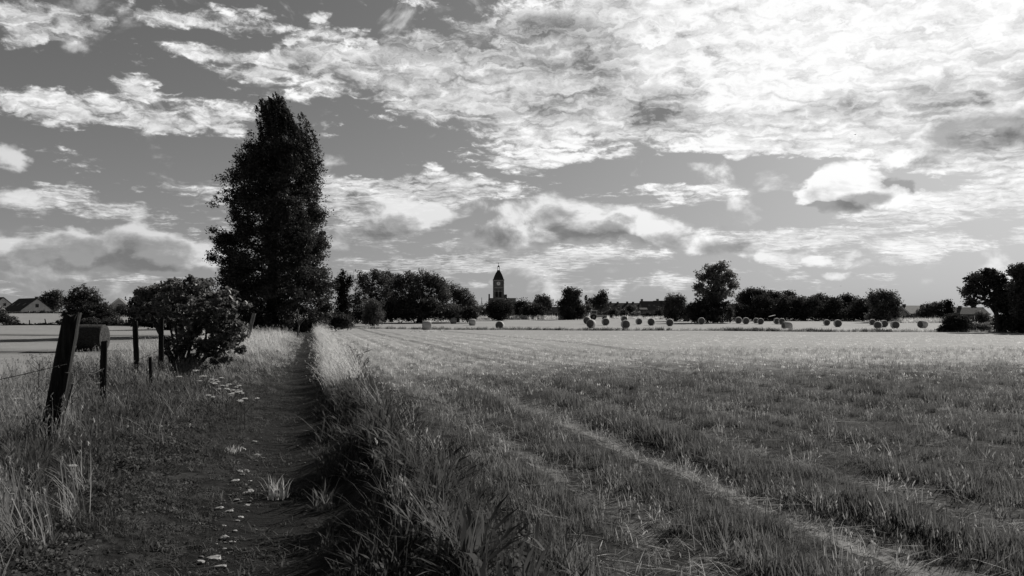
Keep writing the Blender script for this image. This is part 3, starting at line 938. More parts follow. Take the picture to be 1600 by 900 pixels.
T('hedge', 'dark garden hedge between the rising field and the long house', 'hedge', 60, 238, [(30, 491, 14, 3), (50, 491, 12, 4), (72, 490, 16, 4.5), (95, 491, 14, 4), (10, 490, 12, 4)], 'leaf_dense', seed=39, dens=2.6, leaf_px=1.3, clump_px=1.6)
T('hedge', 'thick black hedge along the far edge of the mown field', 'hedge', 215, 146, [(110, 506, 16, 6), (140, 505, 22, 8), (175, 506, 22, 7), (200, 508, 18, 4), (235, 505, 26, 8), (280, 505, 30, 9), (325, 504, 28, 10)], 'leaf_dense', seed=40, dens=2.4, leaf_px=1.5, clump_px=2.2)
T('hedge', 'low dark hedge under the wood left of the church', 'hedge', 650, 165, [(600, 493, 18, 9), (630, 491, 22, 11), (665, 491, 24, 11), (700, 490, 24, 12), (560, 494, 24, 11), (672, 478, 16, 14), (628, 476, 16, 14), (600, 480, 14, 14), (735, 488, 14, 10), (730, 495, 14, 6), (540, 496, 14, 10)], 'leaf_dense', seed=41, dens=2.2)
T('hedge', 'black thicket along the foot of the long tree belt', 'hedge', 1280, 198, [(1165, 490, 22, 12), (1205, 491, 24, 12), (1250, 490, 24, 13), (1295, 490, 26, 13), (1340, 489, 26, 14), (1385, 492, 24, 12), (1268, 474, 14, 12), (1303, 476, 13, 12), (1345, 477, 13, 13), (1195, 472, 15, 13), (1222, 474, 14, 13), (1246, 476, 13, 12), (1360, 480, 12, 12), (1150, 484, 10, 12)], 'leaf_dense', seed=42, dens=2.2)


# ---- the leafy bush by the fence
def near_bush():
    Y = 21.5
    k = Y / FPX
    rng = np.random.default_rng(3)
    g0 = ground_pt(286, Y)
    root = empty('leafy_bush', g0)
    tag(root, 'big leafy bush with shiny leaves growing over the fence by the path', 'bush')
    lob = []
    for (lx, ly, rx, ry) in [(300, 478, 52, 34), (345, 480, 36, 34), (330, 515, 46, 42), (290, 520, 34, 44), (350, 545, 26, 26), (310, 560, 30, 26), (262, 476, 40, 30), (240, 482, 24, 22), (350, 512, 32, 34), (300, 445, 30, 10)]:
        c = at(lx, ly, Y) - g0
        lob.append((c.x, c.y + rng.uniform(-0.3, 0.3), c.z, rx * k, rx * k * 1.1, ry * k))
    for (sx_, sy_) in ((214, 470), (222, 458), (236, 450), (250, 444), (266, 440), (282, 437), (300, 440), (318, 442), (336, 446), (352, 450), (366, 462), (378, 474), (384, 492), (382, 512), (372, 530), (384, 545), (374, 556), (360, 566), (340, 580), (322, 585), (262, 512), (268, 540), (262, 560), (228, 492), (240, 500)):
        c = at(sx_ + rng.normal() * 3, sy_ + rng.normal() * 3, Y) - g0
        lob.append((c.x, c.y + rng.normal() * 0.3, c.z, rng.uniform(5, 10) * k, 9 * k, rng.uniform(6, 12) * k))
    pts = lobes_points(lob, 10500, 0.07, rng, 0.34)
    pts = pts[pts[:, 2] > 0.25]
    n = len(pts)
    # real leaves: six-cornered, folded along the midrib
    nrm = rng.normal(size=(n, 3))
    nrm[:, 2] = np.abs(nrm[:, 2]) + 0.3
    nrm /= np.linalg.norm(nrm, axis=1)[:, None]
    a = rng.normal(size=(n, 3))
    a -= nrm * np.sum(a * nrm, 1)[:, None]
    a /= np.linalg.norm(a, axis=1)[:, None]
    b_ = np.cross(nrm, a)
    s_ = (0.062 * rng.uniform(0.6, 1.4, n))[:, None]
    v = np.empty((n, 6, 3))
    v[:, 0] = pts - a * s_
    v[:, 1] = pts - a * s_ * 0.25 + b_ * s_ * 0.52 + nrm * s_ * 0.18
    v[:, 2] = pts + a * s_ * 0.35 + b_ * s_ * 0.45 + nrm * s_ * 0.16
    v[:, 3] = pts + a * s_
    v[:, 4] = pts + a * s_ * 0.35 - b_ * s_ * 0.45 + nrm * s_ * 0.16
    v[:, 5] = pts - a * s_ * 0.25 - b_ * s_ * 0.52 + nrm * s_ * 0.18
    base = np.arange(n)[:, None] * 6
    f = np.concatenate([base + np.array([[0, 1, 2, 3]]), base + np.array([[0, 3, 4, 5]])])
    link('foliage', np_mesh('foliage', v.reshape(-1, 3), f), M['leaf_near'], root)
    mb = MB()
    for q in range(13):
        L = lob[q % len(lob)]
        e = Vector((L[0] + rng.normal() * 0.2, L[1] + rng.normal() * 0.2, L[2] + rng.normal() * 0.15))
        s0 = Vector((rng.normal() * 0.10, rng.normal() * 0.08, -0.05))
        mid = s0.lerp(e, 0.5) + Vector((rng.normal() * 0.1, 0, 0.15))
        mb.tube([s0, mid, e], [0.055, 0.035, 0.012], 6)
    mb.build('stem', M['bark'], root, smooth_=True)


near_bush()

# ---- the bare twiggy shrub on the field side of the bank
g0 = ground_pt(556, 22)
tw = empty('bare_shrub', g0)
tag(tw, 'thin bare dark shrub on the bank between path and field', 'shrub')
mb = MB()
rt = np.random.default_rng(8)


def twig(mb, p_, d_, L, r0, depth):
    e = p_ + d_ * L
    mid = p_ + d_ * L * 0.5 + Vector(rt.normal(size=3)) * L * 0.06
    mb.tube([p_, mid, e], [r0, r0 * 0.8, r0 * 0.55], 5, cap=False)
    if depth:
        for q in range(3):
            nd = (d_ + Vector((rt.normal() * 0.6, rt.normal() * 0.5, rt.normal() * 0.35 + 0.1))).normalized()
            twig(mb, p_ + d_ * L * rt.uniform(0.45, 1.0), nd, L * rt.uniform(0.5, 0.75), r0 * 0.55, depth - 1)


for d_, L in (((0.12, 0, 1), 0.62), ((-0.12, 0.1, 0.95), 0.40), ((0.75, 0.0, 0.55), 0.34), ((0.4, -0.1, 0.8), 0.36), ((-0.5, 0, 0.5), 0.25)):
    twig(mb, Vector((0, 0, -0.02)), Vector(d_).normalized(), L, 0.014, 3)
mb.build('branch', M['post'], tw)


# ================================================================== bales
def bale_mesh(rad, length, seed, blocky=False):
    """a round bale lying on its side, axis along local x, centre at z = rad*0.97"""
    rng = np.random.default_rng(seed)
    bm = bmesh.new()
    n, rows = 40, 9
    rings = []
    prof = [(-0.5, 0.95), (-0.485, 0.985), (-0.44, 1.0), (-0.2, 1.0), (0, 1.004), (0.2, 1.0), (0.44, 1.0), (0.485, 0.985), (0.5, 0.95)] if blocky else [(-0.5, 0.82), (-0.46, 0.89), (-0.32, 0.965), (-0.15, 1.0), (0, 1.005), (0.15, 1.0), (0.32, 0.965), (0.46, 0.89), (0.5, 0.82)]
    wav = rng.uniform(-1, 1, n) * 0.012
    for (x, r_) in prof:
        ring = []
        for q in range(n):
            a_ = 2 * math.pi * q / n
            rr = rad * r_ * (1 + wav[q] * 0.6 + rng.normal() * 0.006)
            y, z = math.cos(a_) * rr, math.sin(a_) * rr
            z = max(z, -rad * 0.93)                      # it has settled under its own weight
            ring.append(bm.verts.new((x * length, y, z + rad * 0.93)))
        rings.append(ring)
    for i in range(rows - 1):
        for q in range(n):
            f = bm.faces.new((rings[i][q], rings[i + 1][q], rings[i + 1][(q + 1) % n], rings[i][(q + 1) % n]))
            f.smooth = True
    for sgn, ring in ((-1, rings[0]), (1, rings[-1])):
        prev = ring
        for fr, dx in ((0.72, 0.012), (0.45, -0.006), (0.2, 0.014)):
            cur = []
            for q in range(n):
                a_ = 2 * math.pi * q / n
                cur.append(bm.verts.new((sgn * (0.5 * length + dx + rng.normal() * 0.008), math.cos(a_) * rad * fr, max(math.sin(a_) * rad * fr, -rad * 0.9) + rad * 0.93)))
            for q in range(n):
                f = bm.faces.new((prev[q], prev[(q + 1) % n], cur[(q + 1) % n], cur[q]))
                f.material_index = 1
            prev = cur
        f = bm.faces.new(prev)
        f.material_index = 1
    # loose straw sticking out
    for q in range(220):
        a_ = rng.uniform(0, 6.28)
        x = rng.uniform(-0.5, 0.5) * length
        p_ = Vector((x, math.cos(a_) * rad * 0.99, math.sin(a_) * rad * 0.99 + rad * 0.93))
        if p_.z < 0.05:
            continue
        d_ = Vector((rng.normal(), math.cos(a_) * 0.6 + rng.normal() * 0.7, math.sin(a_) * 0.6 + rng.normal() * 0.7)).normalized()
        w_ = d_.cross(Vector((rng.normal(), rng.normal(), rng.normal()))).normalized() * 0.006
        e = p_ + d_ * rng.uniform(0.04, 0.12)
        bm.faces.new([bm.verts.new(p_ - w_), bm.verts.new(p_ + w_), bm.verts.new(e)])
    bmesh.ops.recalc_face_normals(bm, faces=[f for f in bm.faces if len(f.verts) == 4])
    me = bpy.data.meshes.new('round_bale')
    bm.to_mesh(me)
    bm.free()
    me.materials.append(M['bale'])
    me.materials.append(M['bale_end'])
    return me


BALE_SRC = [bale_mesh(0.68, 1.25, q) for q in range(3)]
BALES = [  # px, bottom py, diameter px, axis heading in degrees (0: side on, 90: end on), label
    (667, 516.0, 15, 8, 'side-on round bale nearest the wood, left of the small square-looking bales'),
    (708.5, 505.6, 9.5, 12, 'small side-on bale in front of its twin, left of the church'),
    (714, 502.5, 8.5, 14, 'small side-on bale half hidden behind its twin, left of the church'),
    (738, 508.8, 10.5, 10, 'square-looking side-on bale alone below the church nave'),
    (781, 514.8, 13.5, 84, 'end-on bale with a bright rim directly below the church tower'),
    (923.5, 512.6, 14, 70, 'turned bale in front of the tractor, hiding another bale'),
    (917.5, 506.5, 12, 74, 'bale peeping out behind the turned bale before the tractor'),
    (946, 508.6, 12, 92, 'end-on bale below the bonnet of the tractor'),
    (977, 513.6, 14, 92, 'dark-faced end-on bale nearest the camera among the bales right of the tractor'),
    (975, 503.2, 10, 92, 'far bale whose top shows above the dark-faced end-on bale'),
    (998, 507.2, 10, 94, 'end-on bale below the brick shed'),
    (1017.5, 508.8, 12, 76, 'bale with a lit left side below the gabled house'),
    (1046.3, 509.8, 12, 80, 'bale standing alone left of the airy tall tree, below the feathery tree'),
    (1095.6, 507.0, 11, 84, 'single bale under the airy tall tree'),
    (1153.5, 505.6, 10.5, 80, 'left bale of the pair under the left end of the tree belt'),
    (1165, 506.6, 10.8, 82, 'right bale of the pair under the left end of the tree belt'),
    (1180.6, 505.3, 8.5, 80, 'hind bale of the overlapping pair left of the white canopy'),
    (1187.8, 507.0, 10, 82, 'front bale of the overlapping pair left of the white canopy'),
    (1213, 506.4, 9.6, 84, 'bale just right of the white canopy'),
    (1221, 507.0, 10, 78, 'bale partly hidden by the bale wrapped in tall grass'),
    (1229, 516.2, 14, 10, 'side-on bale standing in tall grass before two other bales'),
    (1291, 508.8, 9.8, 80, 'smaller left bale of the spaced pair under the belt centre'),
    (1308.2, 511.2, 12, 78, 'larger right bale of the spaced pair under the belt centre'),
    (1362, 508.0, 9, 76, 'small hind bale at the left of the cluster under the feathery tree'),
    (1371, 514.3, 12.5, 62, 'dark-faced front bale of the cluster under the feathery tree'),
    (1380, 511.5, 11.5, 86, 'right bale of the cluster under the feathery tree'),
    (1397.4, 513.8, 12.6, 78, 'bright-topped bale right of the feathery tree cluster'),
    (1440.8, 513.0, 12.5, 24, 'blocky side-on bale in front of the loose wide tree'),
]
for q, (px, by, dpx, ax, lab) in enumerate(BALES):
    p_ = hit(px, by)
    o = bpy.data.objects.new('round_bale', BALE_SRC[q % 3])
    COL.objects.link(o)
    o.location = (p_.x, p_.y, p_.z + 0.03)
    o.rotation_euler = (0, 0, R(ax))
    sc_ = min(1.2, max(0.85, dpx * p_.y / FPX / 1.36))
    o.scale = (sc_, sc_, sc_)
    tag(o, lab, 'hay bale', 'round bales in the hay field')
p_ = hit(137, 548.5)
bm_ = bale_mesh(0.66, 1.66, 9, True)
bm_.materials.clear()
o = link('round_bale', bm_, [M['bale_shaded'], M['bale']])
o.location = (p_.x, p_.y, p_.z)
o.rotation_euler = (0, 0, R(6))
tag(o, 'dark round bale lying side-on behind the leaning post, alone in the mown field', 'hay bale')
p_ = hit(877, 499.6)
o = link('wrapped_bale', bale_mesh(0.62, 1.7, 12), [M['wrap'], M['wrap']])
o.data.materials.clear()
o.data.materials.append(M['wrap'])
for f in o.data.polygons:
    f.material_index = 0
o.location = (p_.x, p_.y, p_.z)
o.rotation_euler = (0, 0, R(15))
tag(o, 'bale in white film before the spiky triangular tree', 'wrapped bale')


# ================================================================== fence
def post(px0, py0, px1, py1, wpx, label, Y=None, group='old posts of the wire fence', square=False, mat='post', sink=0.12):
    """a weathered post from its foot (px0, py0) to its head (px1, py1)"""
    b0 = hit(px0, py0) if Y is None else ground_pt(px0, Y)
    Y = b0.y
    top = at(px1, py1, Y - 0.05) - b0
    w_ = wpx * Y / FPX / 2
    rng = np.random.default_rng(int(px0))
    root = empty('fence_post', b0)
    tag(root, label, 'fence post', group)
    bm = bmesh.new()
    n, rows = 14, 12
    prev = None
    for i in range(rows + 1):
        u = i / rows
        c = Vector((0, 0, -sink)).lerp(top, u)
        c.x += math.sin(u * 4) * w_ * 0.12
        ring = []
        for q in range(n):
            a_ = 2 * math.pi * q / n
            ca, sa = math.cos(a_), math.sin(a_)
            if square:
                mx_ = max(abs(ca), abs(sa))
                ca, sa = ca / (mx_ ** 0.8), sa / (mx_ ** 0.8)
            rr = w_ * (1.05 - 0.12 * u) * (1 + 0.07 * math.sin(q * 2.3 + i * 0.25) + rng.normal() * 0.03)
            dz = 0
            if i == rows:
                dz = -abs(rng.normal()) * w_ * 0.35
            ring.append(bm.verts.new((c.x + ca * rr, c.y + sa * rr * 0.8, c.z + dz)))
        if prev:
            for q in range(n):
                bm.faces.new((prev[q], prev[(q + 1) % n], ring[(q + 1) % n], ring[q]))
        prev = ring
    cv = bm.verts.new((top.x, top.y, top.z - w_ * 0.5))
    for q in range(n):
        bm.faces.new((prev[q], prev[(q + 1) % n], cv))
    bmesh.ops.recalc_face_normals(bm, faces=bm.faces)
    me = bpy.data.meshes.new('shaft')
    bm.to_mesh(me)
    bm.free()
    link('shaft', me, M[mat], root)
    return root, b0, top, w_


P1 = post(74, 700, 115, 487, 25, 'thick black leaning post, split at its head, nearest of the fence posts', square=True)
P2 = post(161, 648, 165, 532, 10.5, 'upright round-topped post in front of the dark bale', )
P3 = post(217, 608, 212, 499, 8.5, 'tall thin post halfway between the round-topped post and the leafy bush')
P4 = post(238.5, 611, 236.5, 557, 5, 'short thin stub of a post between two tall posts')
P5 = post(253, 604, 253, 497, 8, 'tall thin post closest to the leafy bush')
P6 = post(383, 545, 398, 489, 6, 'leaning weathered stake in front of the tall tree', Y=46, mat='bark_pale', group='stakes beside the path')
# splintered slab on the leaning post and the sticks propped against it
mb = MB()
tp = P1[2]
mb.box(tuple(Vector((tp.x * 0.34 + 0.16, -0.10, tp.z * 0.34))), (0.05, 0.09, 0.75), ry=0.16)
mb.build('split_flake', M['post'], P1[0])
st = empty('stick', hit(88, 700))
tag(st, 'thin pale stick leaning against the thick black post', 'stick')
mb = MB()
mb.tube([(0, 0, -0.03), (0.10, 0.03, 0.35), (0.21, 0.04, 0.80)], [0.018, 0.017, 0.014], 7)
mb.build('shaft', M['bark_pale'], st)
# barbed wire: one sagging strand from post to post
def on(P, u, dx=0.0):
    return P[1] + P[2] * u + Vector((dx, -P[3] * 0.9, 0))


wp = [on(P1, 0.62, 0.10), on(P2, 0.62), on(P3, 0.42), on(P5, 0.55)]
mb = MB()
allp = []
for a_, b_, sag in ((wp[0], wp[1], 0.10), (wp[1], wp[2], 0.12), (wp[2], wp[3], 0.03)):
    for i in range(11):
        u = i / 10
        q = a_.lerp(b_, u)
        q.z -= sag * 4 * u * (1 - u)
        allp.append(q)
l0 = wp[0] + Vector((-2.6, -3.4, -0.45))
strand0 = [l0.lerp(wp[0], i / 8) - Vector((0, 0, 0.12 * 4 * (i / 8) * (1 - i / 8))) for i in range(8)]
full = strand0 + allp
fl = [q for i, q in enumerate(full) if i == 0 or (q - full[i - 1]).length > 1e-4]
mb.tube(fl, [0.0045] * len(fl), 5)
for i in range(len(fl) - 1):
    d_ = fl[i + 1] - fl[i]
    nb = max(1, int(d_.length / 0.14))
    for j in range(nb):
        c = fl[i] + d_ * (j + 0.5) / nb
        for q in range(2):
            w_ = Vector((random.uniform(-1, 1), random.uniform(-1, 1), random.uniform(-1, 1))).normalized() * 0.028
            mb.tube([c - w_, c + w_], [0.003, 0.0015], 3)
o = mb.build('barbed_wire', M['wire'])
tag(o, 'single rusty sagging strand of barbed wire strung along the old posts', 'barbed wire')
# small dark stake where the path meets the tall tree
sp_ = post(494, 516, 494.5, 506, 3.2, 'small dark stake at the far end of the path by the tall tree', Y=84, group='stakes beside the path')
for (a_, b_, c_, d_, yy_, lab_) in ((73, 507, 71, 498, 150, 'tiny tilted stake in the low hedge before the rising field'), (47, 507, 47, 500, 150, 'tiny upright stake in the low hedge at far left')):
    post(a_, b_, c_, d_, 1.6, lab_, Y=yy_, group='stakes beside the path')

# ================================================================== buildings
def house(px, Y, L, W, wall, roof, rz, name, label, wallmat='render', roofmat='tile', chim=(), windows=(), skylights=(), dz=0.0, barge=False):
    """gabled house: ridge along local x; wall = eaves height, roof = height of the gable above it; sits on the ground at px, Y"""
    g0 = ground_pt(px, Y)
    root = empty(name, g0 + Vector((0, 0, dz)), R(rz))
    tag(root, label, 'house')
    mb = MB()
    mb.prism([(-W / 2, -1.0), (W / 2, -1.0), (W / 2, wall), (0, wall + roof - 0.05), (-W / 2, wall)], -L / 2, L / 2, Matrix.Rotation(R(90), 4, 'Z'))
    mb.build('wall', M[wallmat], root)
    mb = MB()
    ov = 0.35
    sl = roof / (W / 2)
    for sgn in (-1, 1):
        e0 = (sgn * (W / 2 + ov), wall - sl * ov + 0.03)
        mb.prism([e0, (0, wall + roof + 0.02), (0, wall + roof + 0.22), (e0[0], e0[1] + 0.2)], -L / 2 - ov, L / 2 + ov, Matrix.Rotation(R(90), 4, 'Z'))
    ro = mb.build('roof', M[roofmat], root)
    for (cx, hgt) in chim:
        c = MB()
        c.box((cx, 0, wall + roof + hgt / 2 - 0.4), (0.8, 0.6, hgt + 0.8))
        c.box((cx, 0, wall + roof + hgt + 0.06), (0.95, 0.75, 0.12))
        c.build('chimney', M['brick'], ro)
    for (side, cx, cz, ww, wh) in windows:
        w_ = MB()
        fr = MB()
        if side == 'f':
            fr.box((cx, -W / 2 - 0.03, cz), (ww + 0.2, 0.1, wh + 0.2))
            w_.box((cx, -W / 2 - 0.09, cz), (ww, 0.04, wh))
        else:
            fr.box((L / 2 + 0.03, cx, cz), (0.1, ww + 0.2, wh + 0.2))
            w_.box((L / 2 + 0.09, cx, cz), (0.04, ww, wh))
        f_ = fr.build('window', M['white'], root)
        w_.build('pane', M['glass'], f_)
    an = math.atan2(roof, W / 2)
    for (cx, u) in skylights:
        y = -W / 2 * (1 - u)
        z = wall + roof * u + 0.24
        s_ = MB()
        s_.box((cx, y - math.sin(an) * 0.02, z), (0.9, 1.1, 0.08), rx=an)
        s_.build('skylight', M['lead'], ro)
    if barge:
        bb = MB()
        for sgn in (-1, 1):
            a_, c_ = Vector((L / 2 + ov + 0.04, sgn * (W / 2 + ov), wall - sl * ov - 0.05)), Vector((L / 2 + ov + 0.04, 0, wall + roof + 0.05))
            bb.tube([a_, c_], [0.24, 0.24], 4)
        bb.build('bargeboard', M['white'], root)
    return root


house(44, 250, 13.5, 9.0, 0.6, 3.6, -38, 'long_house', 'long low house with a pale gable and three skylights at far left', 'render', 'slate', chim=((6.2, 0.5),), skylights=((-4.5, 0.45), (-0.5, 0.45), (4.0, 0.45)), windows=(('g', 0, 2.0, 1.0, 1.1),))
house(-6, 275, 9, 8, 1.4, 3.2, -30, 'small_house', 'pale house cut by the left edge of the photograph', 'render', 'slate', windows=(('g', 0.5, 2.2, 1.0, 1.0),))
house(188, 262, 8, 6, 1.6, 2.6, -68, 'gabled_house', 'small house with a pale pointed gable between the trees at left', 'render', 'tile', barge=True, windows=(('g', 0, 1.8, 1.0, 1.1),))
house(978, 335, 17, 8, 2.6, 2.6, 2, 'terraced_house', 'row of terraced houses with small chimneys along a dark roof', 'brick', 'slate', chim=((-6.5, 0.7), (-3.5, 0.6), (0.5, 0.7), (3, 0.6), (6.5, 0.7)), windows=tuple(('f', x, 1.6, 0.9, 1.2) for x in (-6, -3, 0, 3, 6)))
house(1015, 320, 7.4, 7.5, 2.7, 3.2, 6, 'tall_house', 'taller gabled house with a chimney at each end of its lit roof', 'brick', 'tile', chim=((-3.2, 0.9), (3.2, 1.0)), skylights=((-0.8, 0.42), (1.2, 0.42)), windows=(('f', -2, 1.4, 1, 1.2), ('f', 1.6, 1.4, 1, 1.2)))
house(1037, 330, 8, 7, 3.4, 2.8, 0, 'end_house', 'dark end house partly hidden by the pale feathery tree', 'brick', 'slate', chim=((-2.5, 0.6),), windows=(('f', -1, 2, 1, 1.2),))
house(1004.5, 262, 1.8, 3.0, 2.6, 0.5, 0, 'brick_shed', 'narrow dark brick shed between the round pale bush and the gabled house', 'brick', 'slate', windows=(('f', 0.1, 1.2, 0.6, 0.6),))
house(948, 272, 9, 8.5, 1.2, 2.6, -14, 'barn', 'wide dark roofed barn behind the tractor', 'brick', 'slate', windows=(('g', 0, 0.9, 1.2, 0.9),))
house(869, 262, 5, 5, 1.9, 1.5, -24, 'cottage', 'small cottage with a light grey roof beside the spiky tree', 'brick', 'tile_pale', chim=((-1.9, 0.6),), windows=(('f', -0.8, 1.1, 0.8, 0.9), ('f', 1.0, 1.1, 0.8, 0.9)))
house(1428, 235, 8, 7, 1.6, 2.2, -168, 'dark_roofed_house', 'dark roofed house with a white-edged gable behind the loose wide tree', 'brick', 'slate', chim=((3.4, 0.5), (-2.8, 0.4)), barge=True, windows=(('g', 0, 1.6, 1, 1),))
house(1510, 235, 9, 6.5, 1.4, 1.9, 0, 'grey_roofed_house', 'low grey roofed house behind the white pole at right', 'brick', 'tile', chim=((-2, 0.5),), windows=(('f', -2.4, 0.9, 1, 0.9), ('f', 1.8, 0.9, 1, 0.9)))

# ---- church
Yc = 420.0
k = Yc / FPX
g0 = ground_pt(779, Yc)
ch = empty('church', g0)
tag(ch, 'church with a square clock tower and dark pointed spire above the trees', 'church')


def cz(py):
    return EYE - (py - HOR) * k - g0.z


hw = 2.7
mb = MB()
mb.box((0, 0, cz(438) / 2 - 0.5), (2 * hw, 2 * hw, cz(438) + 1.0))
tw_ = mb.build('tower', M['brick'], ch)
for z, e in ((cz(438.4), 0.30), (cz(449.5), 0.16), (cz(455.2), 0.14), (cz(467), 0.14)):
    mb = MB()
    mb.box((0, 0, z), (2 * (hw + e), 2 * (hw + e), 0.42))
    mb.build('string_course', M['stone_trim'], tw_)
for sx_ in (-1, 1):
    for sy_ in (-1, 1):
        mb = MB()
        mb.box((sx_ * (hw - 0.2), sy_ * (hw - 0.2), cz(440) / 2 - 0.3), (0.75, 0.75, cz(440) + 0.6))
        mb.build('buttress', M['brick'], tw_)
for face in range(4):
    m4 = Matrix.Rotation(R(90 * face), 4, 'Z')
    for xo in (-0.95, 0.95):
        op = MB()
        lv = MB()
        arch = [(xo - 0.62, 0), (xo + 0.62, 0), (xo + 0.62, 3.4)] + [(xo + 0.62 * math.cos(a_ * math.pi / 8), 3.4 + 0.62 * math.sin(a_ * math.pi / 8)) for a_ in range(1, 8)] + [(xo - 0.62, 3.4)]
        op.prism([(x, z + cz(464.5)) for x, z in arch], -hw - 0.05, -hw + 0.3, m4)
        for j in range(5):
            lv.box(tuple(m4 @ Vector((xo, -hw - 0.10, cz(464.5) + 0.5 + j * 0.62))), (1.1, 0.14, 0.12), rz=R(90 * face))
        oo = op.build('belfry_opening', M['dark'], tw_)
        lv.build('louvre', M['slate'], oo)
    ck = MB()
    c0_ = m4 @ Vector((0, -hw - 0.02, cz(443.4)))
    n_ = (m4 @ Vector((0, -1, 0)))
    ck.tube([c0_, c0_ + n_ * 0.16], [0.98, 0.98], 24)
    cf = ck.build('clock_face', M['white'], tw_)
    hd = MB()
    c1_ = c0_ + n_ * 0.2
    rgt = m4 @ Vector((1, 0, 0))
    hd.tube([c1_, c1_ + Vector((0, 0, 0.75))], [0.06, 0.03], 4)
    hd.tube([c1_, c1_ + rgt * 0.38 + Vector((0, 0, 0.3))], [0.07, 0.04], 4)
    hd.build('hands', M['iron'], cf)
# spire: four-sided, slightly bell-cast
sp_prof = [(cz(438) + 0.2, hw + 0.35), (cz(436.5), hw + 0.02), (cz(434), hw - 0.22), (cz(430), hw - 0.72), (cz(427), hw - 1.2), (cz(424.5), hw - 1.72), (cz(422.6), 0.72)]
vsp, fsp = [], []
for i, (z, w_) in enumerate(sp_prof):
    vsp += [(-w_, -w_, z), (w_, -w_, z), (w_, w_, z), (-w_, w_, z)]
    if i:
        for q in range(4):
            fsp.append(((i - 1) * 4 + q, (i - 1) * 4 + (q + 1) % 4, i * 4 + (q + 1) % 4, i * 4 + q))
fsp += [(3, 2, 1, 0), tuple(len(vsp) - 4 + q for q in range(4))]
mb = MB()
mb.add(vsp, fsp)
spi = mb.build('spire', M['slate'], ch)
mb = MB()
zt = cz(422.6)
for sx_ in (-1, 1):
    for sy_ in (-1, 1):
        mb.box((sx_ * 0.46, sy_ * 0.46, zt + 0.9), (0.20, 0.20, 1.9))
mb.box((0, 0, zt + 0.1), (1.5, 1.5, 0.2))
mb.box((0, 0, zt + 1.9), (1.35, 1.35, 0.2))
mb.box((0, 0, zt + 2.4), (1.1, 1.1, 0.8), taper=0.25)
la = mb.build('lantern', M['slate'], spi)
mb = MB()
mb.tube([(0, 0, zt + 2.7), (0, 0, zt + 4.3)], [0.10, 0.06], 6)
mb.box((0, 0, zt + 3.7), (0.75, 0.1, 0.1))
mb.build('cross', M['iron'], la)
# nave to the left and right of the tower, with pinnacles and a stair turret
mb = MB()
mb.prism([(-4, -1), (4, -1), (4, cz(473)), (0, cz(466)), (-4, cz(473))], -9.2, 5.6, Matrix.Rotation(R(90), 4, 'Z') @ Matrix.Translation((7.0, 0, 0)))
nv = mb.build('nave_wall', M['brick'], ch)
mb = MB()
for sgn in (-1, 1):
    mb.prism([(7 + sgn * 4.3, cz(473.4)), (7, cz(466) + 0.03), (7, cz(466) + 0.3), (7 + sgn * 4.3, cz(473.4) + 0.3)], -9.0, 5.4, Matrix.Rotation(R(90), 4, 'Z'))
mb.build('nave_roof', M['slate'], ch)
mb = MB()
for x in (-9.2 + 0.2, 5.4):
    mb.box((x, 3.1, cz(471) + 0.4), (0.4, 0.4, 3.6), taper=0.5)
mb.build('pinnacle', M['brick'], ch)
mb = MB()
mb.box((-5.0, 2.4, cz(466) + 0.6), (0.8, 0.7, 3.4))
mb.build('chimney', M['brick'], ch)
mb = MB()
mb.box((-hw - 0.9, -0.3, cz(466) / 2 - 0.5), (1.7, 2.4, cz(466) + 1.0))
mb.prism([(-1.2, cz(466)), (1.2, cz(466)), (1.2, cz(460)), (-1.2, cz(461))][0:3], -hw - 1.75, -hw - 0.05, Matrix.Rotation(R(90), 4, 'Z'))
mb.build('stair_turret', M['brick'], ch)

# ================================================================== small things of the village edge
# tractor with a square cab and a long low bonnet
p_ = ground_pt(934, 216)
tr = empty('tractor', p_, R(4))
tag(tr, 'pale tractor with a square cab parked behind the bales', 'tractor')
mb = MB()
mb.box((-1.15, 0, 1.30), (1.7, 1.5, 0.9))
mb.box((1.0, 0, 1.05), (2.7, 0.95, 0.65), taper=0.92)
mb.box((2.1, 0, 1.0), (0.5, 0.85, 0.5))
mb.build('body', M['paint_pale'], tr)
mb = MB()
for x in (-1.95, -0.4):
    for y in (-0.7, 0.7):
        mb.box((x, y, 2.1), (0.1, 0.1, 0.8))
mb.box((-1.17, 0, 2.55), (1.9, 1.7, 0.14))
cb = mb.build('cab', M['white'], tr)
mb = MB()
mb.box((-1.17, -0.70, 2.1), (1.4, 0.03, 0.75))
mb.box((-1.17, 0.70, 2.1), (1.4, 0.03, 0.75))
mb.build('window', M['glass'], cb)
for x, y, r_ in ((-1.3, -0.85, 0.78), (-1.3, 0.85, 0.78), (1.8, -0.7, 0.48), (1.8, 0.7, 0.48)):
    mb = MB()
    mb.tube([(x, y - 0.2, r_), (x, y - 0.12, r_), (x, y + 0.12, r_), (x, y + 0.2, r_)], [r_ * 0.9, r_, r_, r_ * 0.9], 20)
    wl = mb.build('wheel', M['rubber'], tr)
    mb = MB()
    mb.tube([(x, y - 0.22, r_), (x, y + 0.22, r_)], [r_ * 0.5, r_ * 0.5], 16)
    mb.build('rim', M['lead'], wl)
mb = MB()
mb.tube([(0.2, 0.3, 1.3), (0.2, 0.3, 2.9)], [0.06, 0.05], 8)
mb.build('exhaust_pipe', M['iron'], tr)

# white canopy on two legs in front of the tree belt
p_ = ground_pt(1206, 186)
cn = empty('canopy', p_)
tag(cn, 'small white slanted canopy on thin legs before the tree belt', 'canopy')
mb = MB()
mb.box((0, 0, 1.35), (1.4, 1.0, 0.07), ry=R(-14))
mb.build('top', M['white'], cn)
for x, h in ((-0.55, 1.2), (0.5, 1.45)):
    mb = MB()
    mb.tube([(x, 0, -0.05), (x, 0, h)], [0.03, 0.03], 6)
    mb.build('leg', M['iron'], cn)
